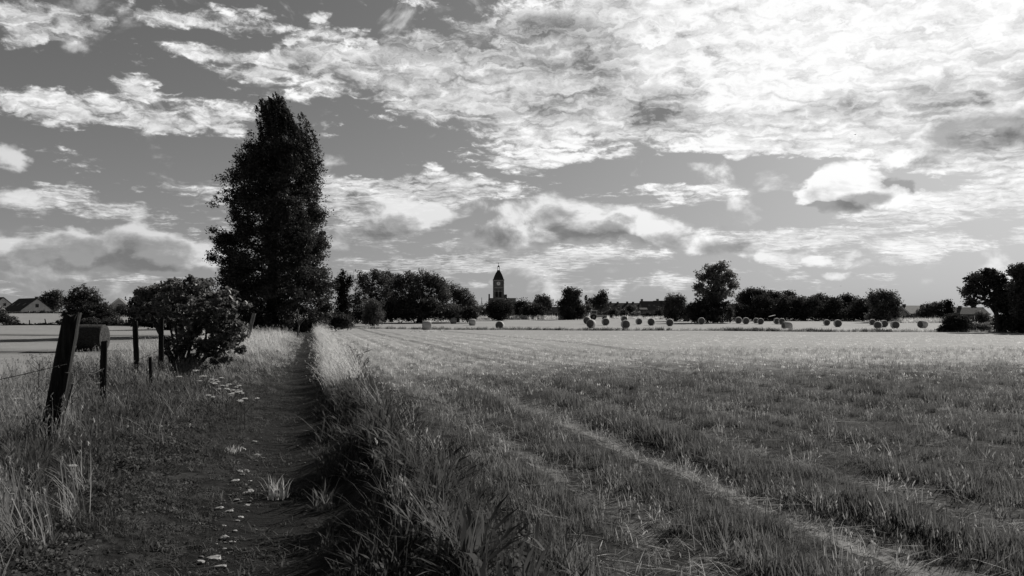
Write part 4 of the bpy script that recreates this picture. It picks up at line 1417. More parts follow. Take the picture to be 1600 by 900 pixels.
# white pole
p_ = ground_pt(1522, 140)
o = empty('white_pole', p_)
tag(o, 'thin white pole between the round black bush and the right trees', 'pole')
mb = MB()
mb.tube([(0, 0, -0.1), (0, 0, 1.9)], [0.06, 0.045], 8)
mb.build('shaft', M['white'], o)
mb = MB()
mb.tube([(0, 0, 1.9), (0, 0, 2.02)], [0.07, 0.02], 8)
mb.build('cap', M['lead'], o)
# white board fence behind the bales at right
p_ = ground_pt(1426, 190)
o = empty('white_fence', p_, R(-3))
tag(o, 'low white board fence behind the bales at right', 'fence')
mb = MB()
for z in (0.35, 0.65, 0.95):
    mb.box((0, 0, z), (3.2, 0.04, 0.16))
mb.build('board', M['white'], o)
for x in (-1.5, -0.5, 0.5, 1.5):
    mb = MB()
    mb.box((x, 0.07, 0.5), (0.1, 0.1, 1.1))
    mb.build('post', M['white'], o)
# birds
def bird(px, py, Y, sz, rz, flap, label):
    root = empty('bird', at(px, py, Y), R(rz))
    tag(root, label, 'bird')
    mb = MB()
    mb.tube([(-0.5 * sz, 0, 0), (-0.3 * sz, 0, 0.0), (0, 0, 0.01), (0.28 * sz, 0, 0.02 * sz), (0.42 * sz, 0, 0.05 * sz), (0.52 * sz, 0, 0.04 * sz)], [0.05 * sz, 0.07 * sz, 0.12 * sz, 0.10 * sz, 0.065 * sz, 0.01 * sz], 8)
    # wings: swept, with a bent wrist
    for sg in (-1, 1):
        v = []
        for (u, x0, x1, z) in ((0.08, 0.16, -0.14, 0.0), (0.42, 0.24, -0.10, 0.16 * flap), (0.85, 0.02, -0.16, 0.22 * flap), (1.02, -0.14, -0.20, 0.20 * flap)):
            v += [(x0 * sz, sg * u * sz, z * sz + 0.02 * sz), (x1 * sz, sg * u * sz, z * sz + 0.02 * sz), (x0 * sz, sg * u * sz, z * sz), (x1 * sz, sg * u * sz, z * sz)]
        f = []
        for i in range(3):
            a_, b_ = i * 4, i * 4 + 4
            f += [(a_, a_ + 1, b_ + 1, b_), (a_ + 2, b_ + 2, b_ + 3, a_ + 3), (a_, b_, b_ + 2, a_ + 2), (a_ + 1, a_ + 3, b_ + 3, b_ + 1)]
        mb.add(v, f)
    mb.box((-0.58 * sz, 0, 0.0), (0.28 * sz, 0.16 * sz, 0.02 * sz))
    mb.build('body', M['bird'], root)


bird(1340, 208.5, 70, 0.19, 20, 1.0, 'dark bird flying under the bright cloud sheet, the plainest of the birds')
bird(1314, 447, 110, 0.16, -30, 0.7, 'tiny bird just above the long tree belt')
bird(1320, 137.5, 120, 0.15, 60, 1.1, 'tiny bird high in front of the white cloud')

# ================================================================== stones and flowers
SX = [(378, 737), (388, 736), (382, 742), (371, 752), (394, 752), (387, 757), (395, 767), (388, 771), (366, 775), (374, 781), (346, 795), (379, 809), (374, 814), (372, 829), (355, 840), (341, 854), (353, 859), (319, 877), (349, 885), (340, 871), (405, 712), (382, 702), (412, 716), (391, 790), (362, 800), (381, 700), (400, 690), (352, 822), (368, 848)]
rs = np.random.default_rng(21)
for (px, py) in SX:
    p_ = hit(px, py)
    w_ = rs.uniform(0.022, 0.060)
    bm = bmesh.new()
    bmesh.ops.create_icosphere(bm, subdivisions=2, radius=1.0)
    for v in bm.verts:
        q = 1 + rs.normal() * 0.12
        v.co = Vector((v.co.x * w_ * q, v.co.y * w_ * 0.65 * q, min(max(v.co.z, -0.4), 0.55) * w_ * 0.36 * q))
    me = bpy.data.meshes.new('stone')
    bm.to_mesh(me)
    bm.free()
    for f in me.polygons:
        f.use_smooth = rs.uniform() < 0.3
    o = link('stone', me, M['stone'])
    o.location = (p_.x, p_.y, p_.z + w_ * 0.06 + 0.012)
    o.rotation_euler = (rs.normal() * 0.12, rs.normal() * 0.12, rs.uniform(0, 6))
    tag(o, 'flat pale stone lying on the dark path', 'stone', 'pale stones on the path')


def pebble(seed):
    rng = np.random.default_rng(seed)
    bm = bmesh.new()
    bmesh.ops.create_icosphere(bm, subdivisions=1, radius=1.0)
    for v in bm.verts:
        v.co = v.co * (1 + rng.normal() * 0.15)
        v.co = Vector((v.co.x * 0.014, v.co.y * 0.010, v.co.z * 0.006))
    me = bpy.data.meshes.new('pebble')
    bm.to_mesh(me)
    bm.free()
    me.materials.append(M['gravel'])
    return me


def umbel(px, py, label, zc, size=0.075, heads=3, seed=0, group='white umbel flowers beside the path'):
    rng = np.random.default_rng(seed)
    Y = (EYE - zc) * FPX / (py - HOR)
    X = (px - 800) / FPX * Y
    g = gz1(X, Y)
    root = empty('cow_parsley', (X, Y, g))
    tag(root, label, 'wild flower', group)
    hz = zc - g
    sm = MB()
    fl_c, fl_n = [], []
    for h_ in range(heads):
        dx, dy, dz = (0, 0, 0) if h_ == 0 else (rng.normal() * 0.10, rng.normal() * 0.10, -abs(rng.normal()) * 0.06)
        c = Vector((dx, dy, hz + dz))
        fork_ = Vector((0, 0, hz * 0.55))
        if h_ == 0:
            sm.tube([(0, 0, -0.03), fork_, c - Vector((0, 0, 0.05))], [0.007, 0.006, 0.004], 5)
        else:
            sm.tube([fork_, fork_.lerp(c, 0.6), c - Vector((0, 0, 0.05))], [0.005, 0.004, 0.003], 5)
        sz = size * (1 if h_ == 0 else rng.uniform(0.5, 0.8))
        for q in range(13):
            a_ = q * 2.4
            r_ = sz * math.sqrt(q / 13)
            e = c + Vector((math.cos(a_) * r_, math.sin(a_) * r_, -r_ * r_ * 2))
            sm.tube([c - Vector((0, 0, 0.05)), e], [0.0018, 0.0015], 3, cap=False)
            for w_ in range(12):
                fl_c.append(e + Vector((rng.normal() * sz * 0.12, rng.normal() * sz * 0.12, rng.normal() * 0.004 + 0.004)))
    v, f = leaf_cloud(np.array([tuple(c) for c in fl_c]), 0.0065, up=1.2, aspect=0.9, rng=rng)
    link('flower_head', np_mesh('flower_head', v, f), M['flower'], root)
    sm.build('stem', M['stem'], root)


UMB = [(305, 557, 'white flower head low in the leaves of the leafy bush', 0.62), (308, 578, 'large white flower head in front of the foot of the leafy bush', 0.55), (320, 587, 'widest white flower head below the leafy bush', 0.50), (282, 588, 'flat white flower head seen edge-on beside the bush stem', 0.45),
       (32, 622, 'lone white flower head among the grass at far left', 0.55), (157, 598, 'white blossom at the foot of the round-topped post', 0.55), (119, 726, 'lone white flower head in the weeds near the thick black post', 0.32)]
for q, (px, py, lab, zc) in enumerate(UMB):
    umbel(px, py, lab, zc, (0.05, 0.07, 0.08, 0.06, 0.055, 0.06, 0.035)[q], (2, 2, 3, 1, 1, 2, 1)[q], q)
for q, (px, py) in enumerate([(333, 592), (342, 596), (338, 599), (350, 602), (361, 600), (357, 607), (366, 609), (376, 602), (373, 612), (380, 614), (385, 622), (364, 615), (328, 617), (378, 625), (348, 590)]):
    umbel(px, py, 'small white flower head in the patch between bush and path', 0.42 + 0.03 * (q % 3), 0.042, 2, 30 + q, 'small white flowers in the patch by the path')


def dock(px, Y, h, label, seed, mat='post'):
    """dead upright stalk with dark seed clusters"""
    rng = np.random.default_rng(seed)
    root = empty('dead_stalk', ground_pt(px, Y))
    tag(root, label, 'dead plant')
    mb = MB()
    lean = rng.normal() * 0.08
    mb.tube([(0, 0, -0.03), (lean * 0.5, 0, h * 0.5), (lean, 0.02, h)], [0.009, 0.007, 0.004], 5)
    sd_ = []
    for q in range(6):
        u = rng.uniform(0.45, 0.95)
        a_ = rng.uniform(0, 6.28)
        s_ = Vector((lean * u, 0, h * u))
        e = s_ + Vector((math.cos(a_) * 0.16, math.sin(a_) * 0.16, 0.14))
        mb.tube([s_, s_.lerp(e, 0.5) + Vector((0, 0, -0.01)), e], [0.004, 0.003, 0.002], 4)
        for w_ in range(26):
            sd_.append(tuple(e + Vector((rng.normal() * 0.035, rng.normal() * 0.035, rng.normal() * 0.018))))
    mb.build('stem', M[mat], root)
    v, f = leaf_cloud(np.array(sd_), 0.010, rng=rng)
    link('seed_head', np_mesh('seed_head', v, f), M['leaf_dense'], root)


dock(98, 10.3, 0.85, 'tall dark dead stalk just right of the thick black post', 1)
dock(62, 12.5, 0.95, 'dark branched seed stalk left of the thick black post', 2)
dock(243, 17.5, 0.65, 'dark seed stalk at the foot of the short stub post', 3)
dock(118, 11.8, 0.80, 'dark seed stalk between the thick black post and the round-topped post', 4)

# ================================================================== grass (uncountable: instanced stuff)
def tuft_mesh(name, mat, n, rad, h, width, lean=0.35, hvar=0.3, curl=0.35, seed=0, heads=0.0, bias=(0, 0), leafy=False):
    rng = np.random.default_rng(seed)
    a = rng.uniform(0, 6.28, n)
    r_ = rad * np.sqrt(rng.uniform(0, 1, n))
    base = np.stack([np.cos(a) * r_, np.sin(a) * r_, np.full(n, -0.01)], -1)
    hh = h * np.clip(1 + rng.normal(size=n) * hvar, 0.35, 1.7)
    da = rng.uniform(0, 6.28, n)
    ln = lean * np.abs(rng.normal(size=n)) + 0.03
    d = np.stack([np.cos(da) * ln + bias[0], np.sin(da) * ln + bias[1]], -1)
    side = np.stack([-np.sin(da + 0.6), np.cos(da + 0.6), np.zeros(n)], -1)
    w = width * rng.uniform(0.6, 1.3, n)
    V_, lev = [], ((0, 0, 0.8), (0.4, 0.22, 1.0), (0.75, 0.62, 0.7), (1.0, 1.0, 0.05)) if not leafy else ((0, 0, 0.3), (0.35, 0.25, 1.2), (0.7, 0.65, 1.3), (0.92, 1.0, 0.1))
    for (u, c, ww) in lev:
        cen = base + np.stack([d[:, 0] * hh * (u * 0.5 + c * (0.5 + curl)), d[:, 1] * hh * (u * 0.5 + c * (0.5 + curl)), hh * u * (1 - 0.25 * c * np.minimum(ln * 2, 1))], -1)
        V_.append(cen - side * (w * ww)[:, None] * 0.5)
        V_.append(cen + side * (w * ww)[:, None] * 0.5)
    v = np.stack(V_, 1)                                           # n, 8, 3
    b0 = np.arange(n)[:, None] * 8
    f = np.concatenate([b0 + np.array([[0, 1, 3, 2]]), b0 + np.array([[2, 3, 5, 4]]), b0 + np.array([[4, 5, 7, 6]])])
    verts = v.reshape(-1, 3)
    if heads > 0:
        pick = np.where(rng.uniform(size=n) < heads)[0]
        tips = (v[pick, 6] + v[pick, 7]) / 2
        al = np.zeros((len(tips) * 5, 3))
        al[:, 2] = 1.2
        c = np.repeat(tips, 5, 0) + rng.normal(size=(len(tips) * 5, 3)) * np.array([0.008, 0.008, 0.03])
        hv, hf_ = leaf_cloud(c, 0.022, up=0.0, aspect=0.22, rng=rng, align=al)
        f = [f, hf_ + len(verts)]
        verts = np.concatenate([verts, hv])
    me = np_mesh(name, verts, f)
    me.materials.append(M[mat])
    return me


def scatter(name, label, cat, protos, P_, scl, seed=0, tilt=0.12):
    """one stuff object: geometry nodes put a tuft on every point"""
    rng = np.random.default_rng(seed)
    n = len(P_)
    src = bpy.data.collections.new(name + '_tufts')
    for q, me in enumerate(protos):
        o = bpy.data.objects.new('%s_tuft' % name, me)
        src.objects.link(o)
    me = bpy.data.meshes.new(name)
    me.vertices.add(n)
    me.vertices.foreach_set('co', np.asarray(P_, dtype=np.float32).ravel())
    rot = np.stack([rng.normal(size=n) * tilt, rng.normal(size=n) * tilt, rng.uniform(-0.5, 0.5, n) + (0 if tilt < 0 else rng.integers(0, 2, n) * 0.0)], -1)
    at_ = me.attributes.new('rot', 'FLOAT_VECTOR', 'POINT')
    at_.data.foreach_set('vector', rot.astype(np.float32).ravel())
    at_ = me.attributes.new('scl', 'FLOAT', 'POINT')
    at_.data.foreach_set('value', np.asarray(scl, dtype=np.float32))
    at_ = me.attributes.new('pick', 'INT', 'POINT')
    at_.data.foreach_set('value', rng.integers(0, len(protos), n).astype(np.int32))
    me.update()
    ob = bpy.data.objects.new(name, me)
    COL.objects.link(ob)
    ng = bpy.data.node_groups.new(name, 'GeometryNodeTree')
    ng.interface.new_socket('Geometry', in_out='INPUT', socket_type='NodeSocketGeometry')
    ng.interface.new_socket('Geometry', in_out='OUTPUT', socket_type='NodeSocketGeometry')
    gi, go = ng.nodes.new('NodeGroupInput'), ng.nodes.new('NodeGroupOutput')
    iop = ng.nodes.new('GeometryNodeInstanceOnPoints')
    ci = ng.nodes.new('GeometryNodeCollectionInfo')
    ci.inputs['Collection'].default_value = src
    ci.inputs['Separate Children'].default_value = True
    ci.inputs['Reset Children'].default_value = True

    def attr(nm, ty):
        a_ = ng.nodes.new('GeometryNodeInputNamedAttribute')
        a_.data_type = ty
        a_.inputs['Name'].default_value = nm
        return a_.outputs['Attribute']

    ng.links.new(gi.outputs[0], iop.inputs['Points'])
    ng.links.new(ci.outputs[0], iop.inputs['Instance'])
    iop.inputs['Pick Instance'].default_value = True
    ng.links.new(attr('pick', 'INT'), iop.inputs['Instance Index'])
    ng.links.new(attr('rot', 'FLOAT_VECTOR'), iop.inputs['Rotation'])
    ng.links.new(attr('scl', 'FLOAT'), iop.inputs['Scale'])
    ng.links.new(iop.outputs[0], go.inputs[0])
    md = ob.modifiers.new('tufts', 'NODES')
    md.node_group = ng
    tag(ob, label, cat, kind='stuff')
    return ob


def field_points(n, s0, s1, y0, y1, seed, power=1.0, fov=0.70):
    """points in path coordinates, thinning with distance, kept to what the view (and a step aside) could see"""
    rng = np.random.default_rng(seed)
    u = rng.uniform(0, 1, n)
    Y = y0 * (y1 / y0) ** u if power == 1.0 else y0 + (y1 - y0) * u ** power
    s = rng.uniform(s0, s1, n)
    X = s * 1.0308 - 0.38 - 0.25 * Y
    ok = np.abs(X) < fov * Y + 1.6
    X, Y, s = X[ok], Y[ok], s[ok]
    return X, Y, s, rng


def dens_points(d0, yref, s0, s1, y0, y1, seed):
    """about d0 points per square metre up to yref, falling as 1/Y beyond"""
    rng = np.random.default_rng(seed)
    Xs, Ys = [], []
    ye = np.concatenate([np.arange(y0, min(y1, 20), 0.5), np.arange(min(y1, 20), y1, 2.0), [y1]])
    for a_, b_ in zip(ye[:-1], ye[1:]):
        ym = (a_ + b_) / 2
        lo = max(s0, ( -0.70 * ym - 1.6 + 0.38 + 0.25 * ym) / 1.0308)
        hi_ = min(s1, (0.70 * ym + 1.6 + 0.38 + 0.25 * ym) / 1.0308)
        if hi_ <= lo:
            continue
        n = rng.poisson(d0 * min(1, yref / ym) * (hi_ - lo) * (b_ - a_))
        Y = rng.uniform(a_, b_, n)
        s = rng.uniform(lo, hi_, n)
        Xs.append(s * 1.0308 - 0.38 - 0.25 * Y)
        Ys.append(Y)
    X, Y = np.concatenate(Xs), np.concatenate(Ys)
    return X, Y, s_of(X, Y), rng


def put(X, Y, dz=0.0):
    return np.stack([X, Y, gz(X, Y) + dz], -1)


def lane_gap(s):
    g = np.exp(-((s - 4.5) / 0.27) ** 2) + 0.8 * np.exp(-((s - 3.0) / 0.2) ** 2) + 0.9 * np.exp(-((s - 12.2) / 0.4) ** 2) + 0.7 * np.exp(-((s - 8.4) / 0.3) ** 2) + 0.6 * np.exp(-((s - 14.2) / 0.4) ** 2) + 0.6 * np.exp(-((s - 2.35) / 0.14) ** 2) + 0.8 * np.exp(-((s - 6.05) / 0.2) ** 2) + 0.8 * np.exp(-((s - 7.5) / 0.22) ** 2) + 0.7 * np.exp(-((s - 10.4) / 0.25) ** 2)
    return np.clip(g, 0, 1)


# crop regrowth in the near field
X, Y, s, rng = dens_points(135, 9, 1.95, 60, 3.6, 38, 101)
t_ = Y * 1.03
clump_ = np.clip(0.5 + 0.42 * wob(s * 2.2, t_ * 1.3, 1.5, 6) + 0.30 * wob(s, t_ * 0.12, 4.5, 3), 0, 1)
far_ = sstep(Y + 4.0 * wob(X, Y, 0.22, 1) + 2.0 * wob(X, Y, 0.9, 4) + np.clip(9 - s, 0, 9) * 0.9, 14, 36)
row_ = 0.5 - 0.5 * np.cos(6.2832 * (s - 4.5 + 0.10 * wob(X, Y, 0.8, 11)) / 1.52)
keep = rng.uniform(size=len(X)) < (1 - 0.95 * lane_gap(s + 0.09 * wob(X, Y, 1.3, 3))) * (0.10 + 0.90 * sstep(clump_, 0.25, 0.62)) * (0.07 + 0.93 * row_) * (1 - far_)
X, Y, s, clump_, far_, row_ = X[keep], Y[keep], s[keep], clump_[keep], far_[keep], row_[keep]
hi_side = np.exp(-((s - 5.15) / 0.22) ** 2) + np.exp(-((s - 3.35) / 0.15) ** 2) * 0.5 + np.exp(-((s - 12.9) / 0.3) ** 2) * 0.7 + np.exp(-((s - 8.85) / 0.25) ** 2) * 0.6
sc_ = (0.50 + 0.45 * clump_ + 0.35 * hi_side + 0.28 * row_) * rng.uniform(0.65, 1.35, len(X)) * (1 + np.clip(Y - 9, 0, 12) * 0.015) * (1 - 0.35 * far_)
protos = [tuft_mesh('crop_tuft', 'crop', 22, 0.075, 0.108, 0.0052, 0.30, 0.3, 0.3, q) for q in range(5)]
scatter('crop_grass', 'dark green crop regrowth covering the near field', 'grass', protos, put(X, Y), sc_, 1)
# low regrowth closing the gaps
X, Y, s, rng = dens_points(70, 8, 2.0, 40, 3.6, 24, 115)
keep = rng.uniform(size=len(X)) < (1 - 0.8 * lane_gap(s)) * (0.45 + 0.55 * sstep(wob(X, Y, 3.4, 5), -0.8, 0.3))
X, Y = X[keep], Y[keep]
protos = [tuft_mesh('regrowth_tuft', 'crop', 14, 0.11, 0.055, 0.006, 0.7, 0.4, 0.4, 230 + q) for q in range(4)]
scatter('crop_regrowth', 'very short green regrowth between the rows of the near field', 'grass', protos, put(X, Y), rng.uniform(0.5, 1.2, len(X)), 18)
# taller pale stalks among it
X, Y, s, rng = dens_points(34, 12, 1.8, 60, 3.6, 44, 102)
keep = rng.uniform(size=len(X)) < 0.10 + 0.9 * sstep(Y + np.clip(9 - s, 0, 9) * 1.1 + 3 * wob(X, Y, 0.5, 5), 9, 26) * np.clip(0.6 + 0.5 * wob(X * 0.5, Y, 0.9, 2), 0, 1) * (0.35 + 0.65 * (0.5 + 0.5 * np.cos(6.2832 * (s - 4.5 + 0.10 * wob(X, Y, 0.8, 11)) / 1.52)))
X, Y, s = X[keep], Y[keep], s[keep]
protos = [tuft_mesh('stalk_tuft', 'semi', 9, 0.09, 0.15, 0.0055, 0.30, 0.35, 0.3, 20 + q, heads=0.25) for q in range(4)]
scatter('pale_stalks', 'pale dry stalks scattered through the near field', 'grass', protos, put(X, Y), rng.uniform(0.6, 1.3, len(X)), 2)
# straw litter
X, Y, s, rng = dens_points(26, 9, 1.9, 60, 3.6, 32, 103)
keep = rng.uniform(size=len(X)) < 0.06 + 0.85 * lane_gap(s + 0.06 * wob(X, Y, 1.3, 3)) + 0.30 * np.clip(np.cos(6.2832 * (s - 4.5 + 0.10 * wob(X, Y, 0.8, 11)) / 1.52) - 0.4, 0, 1)
X, Y = X[keep], Y[keep]
protos = [tuft_mesh('straw', 'straw', 7, 0.12, 0.06, 0.007, 2.4, 0.5, 0.8, 40 + q) for q in range(4)]
scatter('straw_litter', 'bright straw lying in the wheel lanes of the near field', 'straw', protos, put(X, Y, 0.012), rng.uniform(0.6, 1.3, len(X)), 3)
# short stubble giving the pale far part of the field its nap
X, Y, s, rng = dens_points(9, 9, 2.0, 90, 18, 80, 104)
keep = rng.uniform(size=len(X)) < sstep(Y + np.clip(8 - s, 0, 8) * 1.2, 18, 30)
X, Y = X[keep], Y[keep]
protos = [tuft_mesh('stubble', 'dry', 12, 0.22, 0.07, 0.016, 0.4, 0.4, 0.3, 60 + q) for q in range(4)]
scatter('stubble', 'short pale stubble on the far part of the near field', 'stubble', protos, put(X, Y), rng.uniform(0.6, 1.2, len(X)), 4)

# the bank right of the path: tall bleached grass, bent to the left by the wind
tall = [tuft_mesh('bank_tuft', 'dry', 26, 0.12, 0.46, 0.0075, 0.22, 0.28, 0.5, 80 + q, heads=0.5, bias=(-0.28, -0.1)) for q in range(4)]
X, Y, s, rng = dens_points(26, 14, 0.72, 1.75, 10.5, 100, 105)
keep = rng.uniform(size=len(X)) < np.exp(-((s - 1.22 - 0.1 * wob(X, Y, 0.8, 2)) / 0.36) ** 2) * sstep(Y + 2.0 * wob(X, Y, 0.9, 5), 13.5, 20)
X, Y = X[keep], Y[keep]
scatter('bank_grass', 'tall bleached grass bending over on the bank beside the path', 'grass', tall, put(X, Y), rng.uniform(0.65, 1.2, len(X)) * (1 + np.clip(Y - 25, 0, 60) * 0.006), 5)
# near part of the bank: darker weeds with some dry stalks
weeds = [tuft_mesh('weed_tuft', 'herb', 24, 0.10, 0.17, 0.012, 0.6, 0.35, 0.4, 100 + q, leafy=True) for q in range(4)] + [tuft_mesh('weed_tuft', 'herb', 22, 0.09, 0.22, 0.0045, 0.4, 0.35, 0.4, 110 + q) for q in range(3)]
X, Y, s, rng = dens_points(90, 11, 0.42, 2.1, 3.4, 26, 106)
keep = rng.uniform(size=len(X)) < np.exp(-((s - 1.28) / 0.55) ** 2) * (0.12 + 0.88 * sstep(wob(X, Y, 2.6, 3), -0.5, 0.5))
X, Y = X[keep], Y[keep]
scatter('bank_weeds', 'dark leafy weeds on the near part of the bank', 'weeds', weeds, put(X, Y), rng.uniform(0.6, 1.6, len(X)), 6)
semi = [tuft_mesh('half_dry_tuft', 'semi', 16, 0.07, 0.42, 0.006, 0.22, 0.3, 0.5, 120 + q, heads=0.5, bias=(-0.22, -0.05)) for q in range(4)]
X, Y, s, rng = dens_points(7, 12, 0.95, 1.75, 4.5, 18, 107)
keep = rng.uniform(size=len(X)) < np.clip(0.35 + 0.9 * wob(X, Y, 1.4, 7), 0, 1)
X, Y = X[keep], Y[keep]
scatter('bank_stalks', 'half dry grass stalks rising from the near part of the bank', 'grass', semi, put(X, Y), rng.uniform(0.6, 1.1, len(X)), 7)

def clover(name, mat, n, rad, h, size, seed):
    rng = np.random.default_rng(seed)
    a_, r_ = rng.uniform(0, 6.28, n), rad * np.sqrt(rng.uniform(0, 1, n))
    c = np.stack([np.cos(a_) * r_, np.sin(a_) * r_, h * rng.uniform(0.1, 1, n) * (1.1 - r_ / rad * 0.7)], -1)
    v, f = leaf_cloud(c, size, up=0.5, aspect=0.6, rng=rng)
    me = np_mesh(name, v, f)
    me.materials.append(M[mat])
    return me


clov = [clover('leafy_tuft', 'herb', 44, 0.12, 0.10, 0.016, 300 + q) for q in range(5)]
X, Y, s, rng = dens_points(75, 10, -5.2, 2.0, 3.4, 30, 113)
keep = rng.uniform(size=len(X)) < np.where(s < 0.62, np.clip(sstep(-s + 0.25 * wob(X, Y, 2.2, 6), -0.15, 0.55) * 0.95 + 0.05, 0, 1), sstep(s, 0.62, 0.95)) * (0.30 + 0.70 * sstep(wob(X, Y, 3.1, 2), -0.6, 0.3))
X, Y, s = X[keep], Y[keep], s[keep]
scatter('ground_herbs', 'small leafed dark herbs covering the verge and the bank', 'weeds', clov, put(X, Y), (0.45 + 0.55 * sstep(np.abs(s), 0.5, 1.6)) * rng.uniform(0.6, 1.5, len(X)), 16)
# left verge between the path and the fence
X, Y, s, rng = dens_points(95, 10, -5.2, -0.45, 3.4, 34, 108)
keep = rng.uniform(size=len(X)) < sstep(-s + 0.15 * wob(X, Y, 1.9, 6), 0.45, 0.85) * (0.25 + 0.75 * sstep(wob(X, Y, 2.3, 3), -0.7, 0.4))
X, Y, s = X[keep], Y[keep], s[keep]
scatter('verge_weeds', 'dark weeds and herbs on the verge left of the path', 'weeds', weeds, put(X, Y), (0.34 + 0.7 * sstep(-s, 0.8, 2.6)) * rng.uniform(0.6, 1.35, len(X)), 8)
X, Y, s, rng = dens_points(9, 11, -4.2, -0.9, 3.8, 24, 116)
keep = rng.uniform(size=len(X)) < sstep(wob(X, Y, 1.9, 10), -0.5, 0.6) * sstep(-s, 0.9, 1.8)
X, Y = X[keep], Y[keep]
stk = [tuft_mesh('verge_stalk', 'semi', 9, 0.10, 0.30, 0.0055, 0.4, 0.4, 0.6, 240 + q, heads=0.4, bias=(-0.1, 0)) for q in range(4)]
scatter('verge_stalks', 'thin pale stalks and seed heads standing in the verge weeds', 'grass', stk, put(X, Y), rng.uniform(0.5, 1.2, len(X)), 19)
# half dry grass towards and beyond the fence
X, Y, s, rng = dens_points(16, 11, -9.0, -2.0, 3.6, 40, 109)
keep = rng.uniform(size=len(X)) < sstep(-s + 0.9 * wob(X, Y, 0.8, 3), 2.8, 4.3) * (1 - sstep(-s, 5.5, 8.5)) * (0.35 + 0.65 * np.clip(0.5 + wob(X, Y, 1.1, 8), 0, 1))
X, Y = X[keep], Y[keep]
semi2 = [tuft_mesh('tall_tuft', 'semi', 20, 0.10, 0.42, 0.007, 0.25, 0.3, 0.5, 130 + q, heads=0.5, bias=(-0.15, 0)) for q in range(4)]
pX, pY = [], []
for (cx_, cy_, r_, n_) in ((-4.15, 6.1, 0.5, 34), (-3.55, 5.5, 0.3, 20), (-5.5, 7.9, 0.35, 26), (-6.8, 10.4, 0.6, 60), (-8.0, 12.5, 0.9, 90)):
    pX.append(cx_ + rng.normal(size=n_) * r_ * 0.6)
    pY.append(cy_ + rng.normal(size=n_) * r_)
bx_ = ground_pt(286, 21.0)
pX.append(bx_.x + rng.normal(size=60) * 0.7)
pY.append(bx_.y - 0.3 + rng.normal(size=60) * 0.35)
for P_ in (P1, P2, P3, P5):
    pX.append(P_[1].x + rng.normal(size=16) * 0.22)
    pY.append(P_[1].y - 0.12 + rng.normal(size=16) * 0.22)
X, Y = np.concatenate([X] + pX), np.concatenate([Y] + pY)
scatter('fence_grass', 'tall half dry grass along the old fence', 'grass', semi2, put(X, Y), rng.uniform(0.6, 1.25, len(X)), 9)
# bright dry grass left of the path further on, up to the tall tree
X, Y, s, rng = dens_points(34, 14, -8.0, -0.35, 15, 80, 110)
keep = rng.uniform(size=len(X)) < sstep(Y + 4 * wob(X, Y, 0.7, 3), 17, 38) * (0.5 + 0.5 * np.clip(0.5 + wob(X, Y, 1.1, 8), 0, 1)) * (1 - 0.9 * sstep(-s, 5.0, 7.0))
X, Y, s = X[keep], Y[keep], s[keep]
dry2 = [tuft_mesh('dry_tuft', 'dry', 15, 0.17, 0.38, 0.009, 0.5, 0.5, 0.5, 140 + q, heads=0.4, bias=(-0.15, -0.05)) for q in range(4)]
scatter('verge_dry_grass', 'bright dry grass left of the path before the tall tree', 'grass', dry2, put(X, Y), rng.uniform(0.5, 1.3, len(X)) * (0.4 + 0.6 * sstep(Y, 19, 36)) * (1 - 0.7 * sstep(s + 0.3 * wob(X, Y, 0.8, 2), -1.9, -0.6)) * (1 + np.clip(Y - 25, 0, 60) * 0.008), 10)
X, Y, s, rng = dens_points(40, 14, -5.0, -0.2, 12, 70, 112)
keep = rng.uniform(size=len(X)) < sstep(Y + 3 * wob(X, Y, 0.6, 5), 15, 24) * (0.3 + 0.7 * sstep(wob(X, Y, 1.5, 8), -0.6, 0.5)) * (1 - 0.55 * sstep(s, -1.1, -0.5))
X, Y, s = X[keep], Y[keep], s[keep]
semi3 = [tuft_mesh('mid_tuft', 'semi', 14, 0.14, 0.24, 0.007, 0.5, 0.45, 0.4, 210 + q, heads=0.3, bias=(-0.12, -0.04)) for q in range(4)]
scatter('verge_grass', 'half dry grass creeping over the far part of the path', 'grass', semi3, put(X, Y), rng.uniform(0.5, 1.1, len(X)) * (1 - 0.55 * sstep(s, -1.3, -0.5)), 15)
# short weeds in the path
X, Y, s, rng = dens_points(70, 10, -0.95, 0.75, 3.4, 60, 111)
keep = rng.uniform(size=len(X)) < np.clip(0.4 + 0.75 * wob(X, Y * 1.8, 2.2, 3), 0.08, 1) * (1 - 0.75 * sstep(s, 0.0, 0.4))
X, Y = X[keep], Y[keep]
low = [tuft_mesh('low_tuft', 'herb', 18, 0.09, 0.045, 0.008, 0.9, 0.4, 0.4, 150 + q, leafy=True) for q in range(4)]
scatter('path_weeds', 'short trodden weeds growing in the dark path', 'weeds', low, put(X, Y, 0.01), rng.uniform(0.5, 1.3, len(X)), 11)
X, Y, s, rng = dens_points(150, 8, -0.75, 0.6, 3.4, 22, 114)
keep = rng.uniform(size=len(X)) < 0.08 + 0.9 * np.exp(-((s + 0.32) / 0.16) ** 2) * np.clip(0.5 + wob(X, Y, 2.0, 9), 0, 1)
X, Y = X[keep], Y[keep]
scatter('gravel', 'fine grey gravel and chips trodden into the path', 'gravel', [pebble(q) for q in range(5)], put(X, Y, 0.014), rng.uniform(0.4, 1.6, len(X)), 17, tilt=0.3)
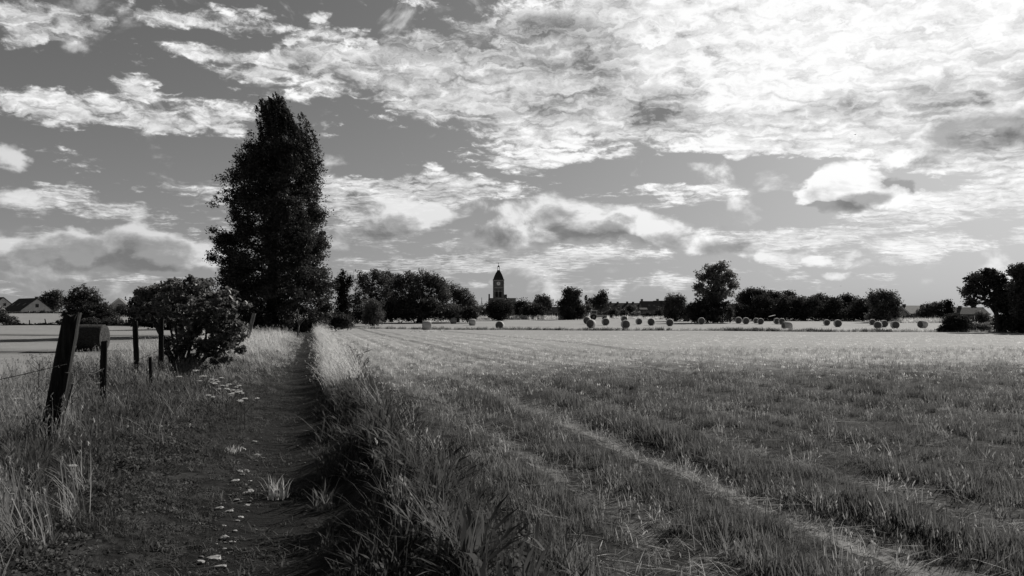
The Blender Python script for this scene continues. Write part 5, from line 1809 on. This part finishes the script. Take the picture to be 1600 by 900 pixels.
# sunlit tussocks standing in the path
for q, (px, py, h, mt, lab) in enumerate([(437, 778, 0.19, 'dry', 'pale sunlit grass tussock standing in the middle of the path'), (366, 706, 0.09, 'dry', 'small pale tussock on the left side of the path')]):
    p_ = hit(px, py)
    o = link('grass_tussock', tuft_mesh('grass_tussock', mt, 75, 0.10, h, 0.010, 0.35, 0.3, 0.4, 160 + q), M[mt])
    o.location = p_
    tag(o, lab, 'tussock')
st = empty('stick', hit(480, 808) + Vector((0, 0, 0.03)))
tag(st, 'short pale stick lying across the right side of the dark path', 'stick')
mb = MB()
mb.tube([(-0.02, 0, 0.0), (0.09, 0.07, 0.012), (0.19, 0.16, 0.0)], [0.007, 0.008, 0.004], 7)
mb.build('shaft', M['bark_pale'], st)
# the grassy line between the two fields: pale with dark tufts
rng = np.random.default_rng(171)
X = rng.uniform(-32, 66, 900)
Y = margin_y(X) + rng.normal(size=900) * 0.5
mg = [tuft_mesh('margin_tuft', 'semi', 22, 0.35, 0.32, 0.03, 0.3, 0.4, 0.4, 180 + q) for q in range(3)]
scatter('margin_grass', 'rough pale grass along the line between the two fields', 'grass', mg, put(X, Y), rng.uniform(0.4, 1.1, len(X)), 12)
cl = np.concatenate([rng.normal(size=int(n_)) * w_ + x_ for x_, w_, n_ in ((-13, 2.2, 40), (-6, 2.0, 40), (2, 2.5, 45), (6, 1, 20), (12, 2.5, 50), (19, 1.5, 30), (31, 2.2, 130), (38, 1.4, 60), (44, 1.5, 40), (-22, 3, 30))])
Y = margin_y(cl) + rng.normal(size=len(cl)) * 0.3
mg2 = [tuft_mesh('dark_tuft', 'herb', 26, 0.30, 0.34, 0.035, 0.35, 0.4, 0.4, 190 + q) for q in range(3)]
scatter('margin_weeds', 'dark weed tufts dotted along the line between the two fields', 'weeds', mg2, put(cl, Y), rng.uniform(0.5, 1.3, len(cl)), 13)
# tall pale growth at the back of the hay field and round some bales
xs_, ys_, n_ = [], [], 0
for (p0, p1, yy_, n_) in ((742, 772, 222, 160), (798, 852, 224, 420), (850, 1000, 240, 200), (1000, 1080, 236, 100), (1396, 1500, 176, 320)):
    q = rng.uniform(p0, p1, n_)
    yq = yy_ + rng.normal(size=n_) * 2.0
    xs_.append((q - 800) / FPX * yq)
    ys_.append(yq)
for (px_, py_, n_, w_) in ((1229, 517.5, 70, 0.9), (1375, 517, 120, 4.5), (1420, 516, 160, 5.0), (667, 518.5, 14, 1.2)):
    c = hit(px_, py_)
    xs_.append(c.x + rng.normal(size=n_) * w_)
    ys_.append(c.y - 0.6 + rng.normal(size=n_) * 0.5)
X, Y = np.concatenate(xs_), np.concatenate(ys_)
bsc = np.where(np.arange(len(X)) < 1200, 1.0, 0.36)
bk = [tuft_mesh('pale_tuft', 'dry', 24, 0.5, 0.85, 0.07, 0.3, 0.4, 0.4, 200 + q) for q in range(3)]
scatter('tall_pale_grass', 'tall pale grass along the back of the hay field', 'grass', bk, put(X, Y), rng.uniform(0.5, 1.15, len(X)) * bsc, 14)
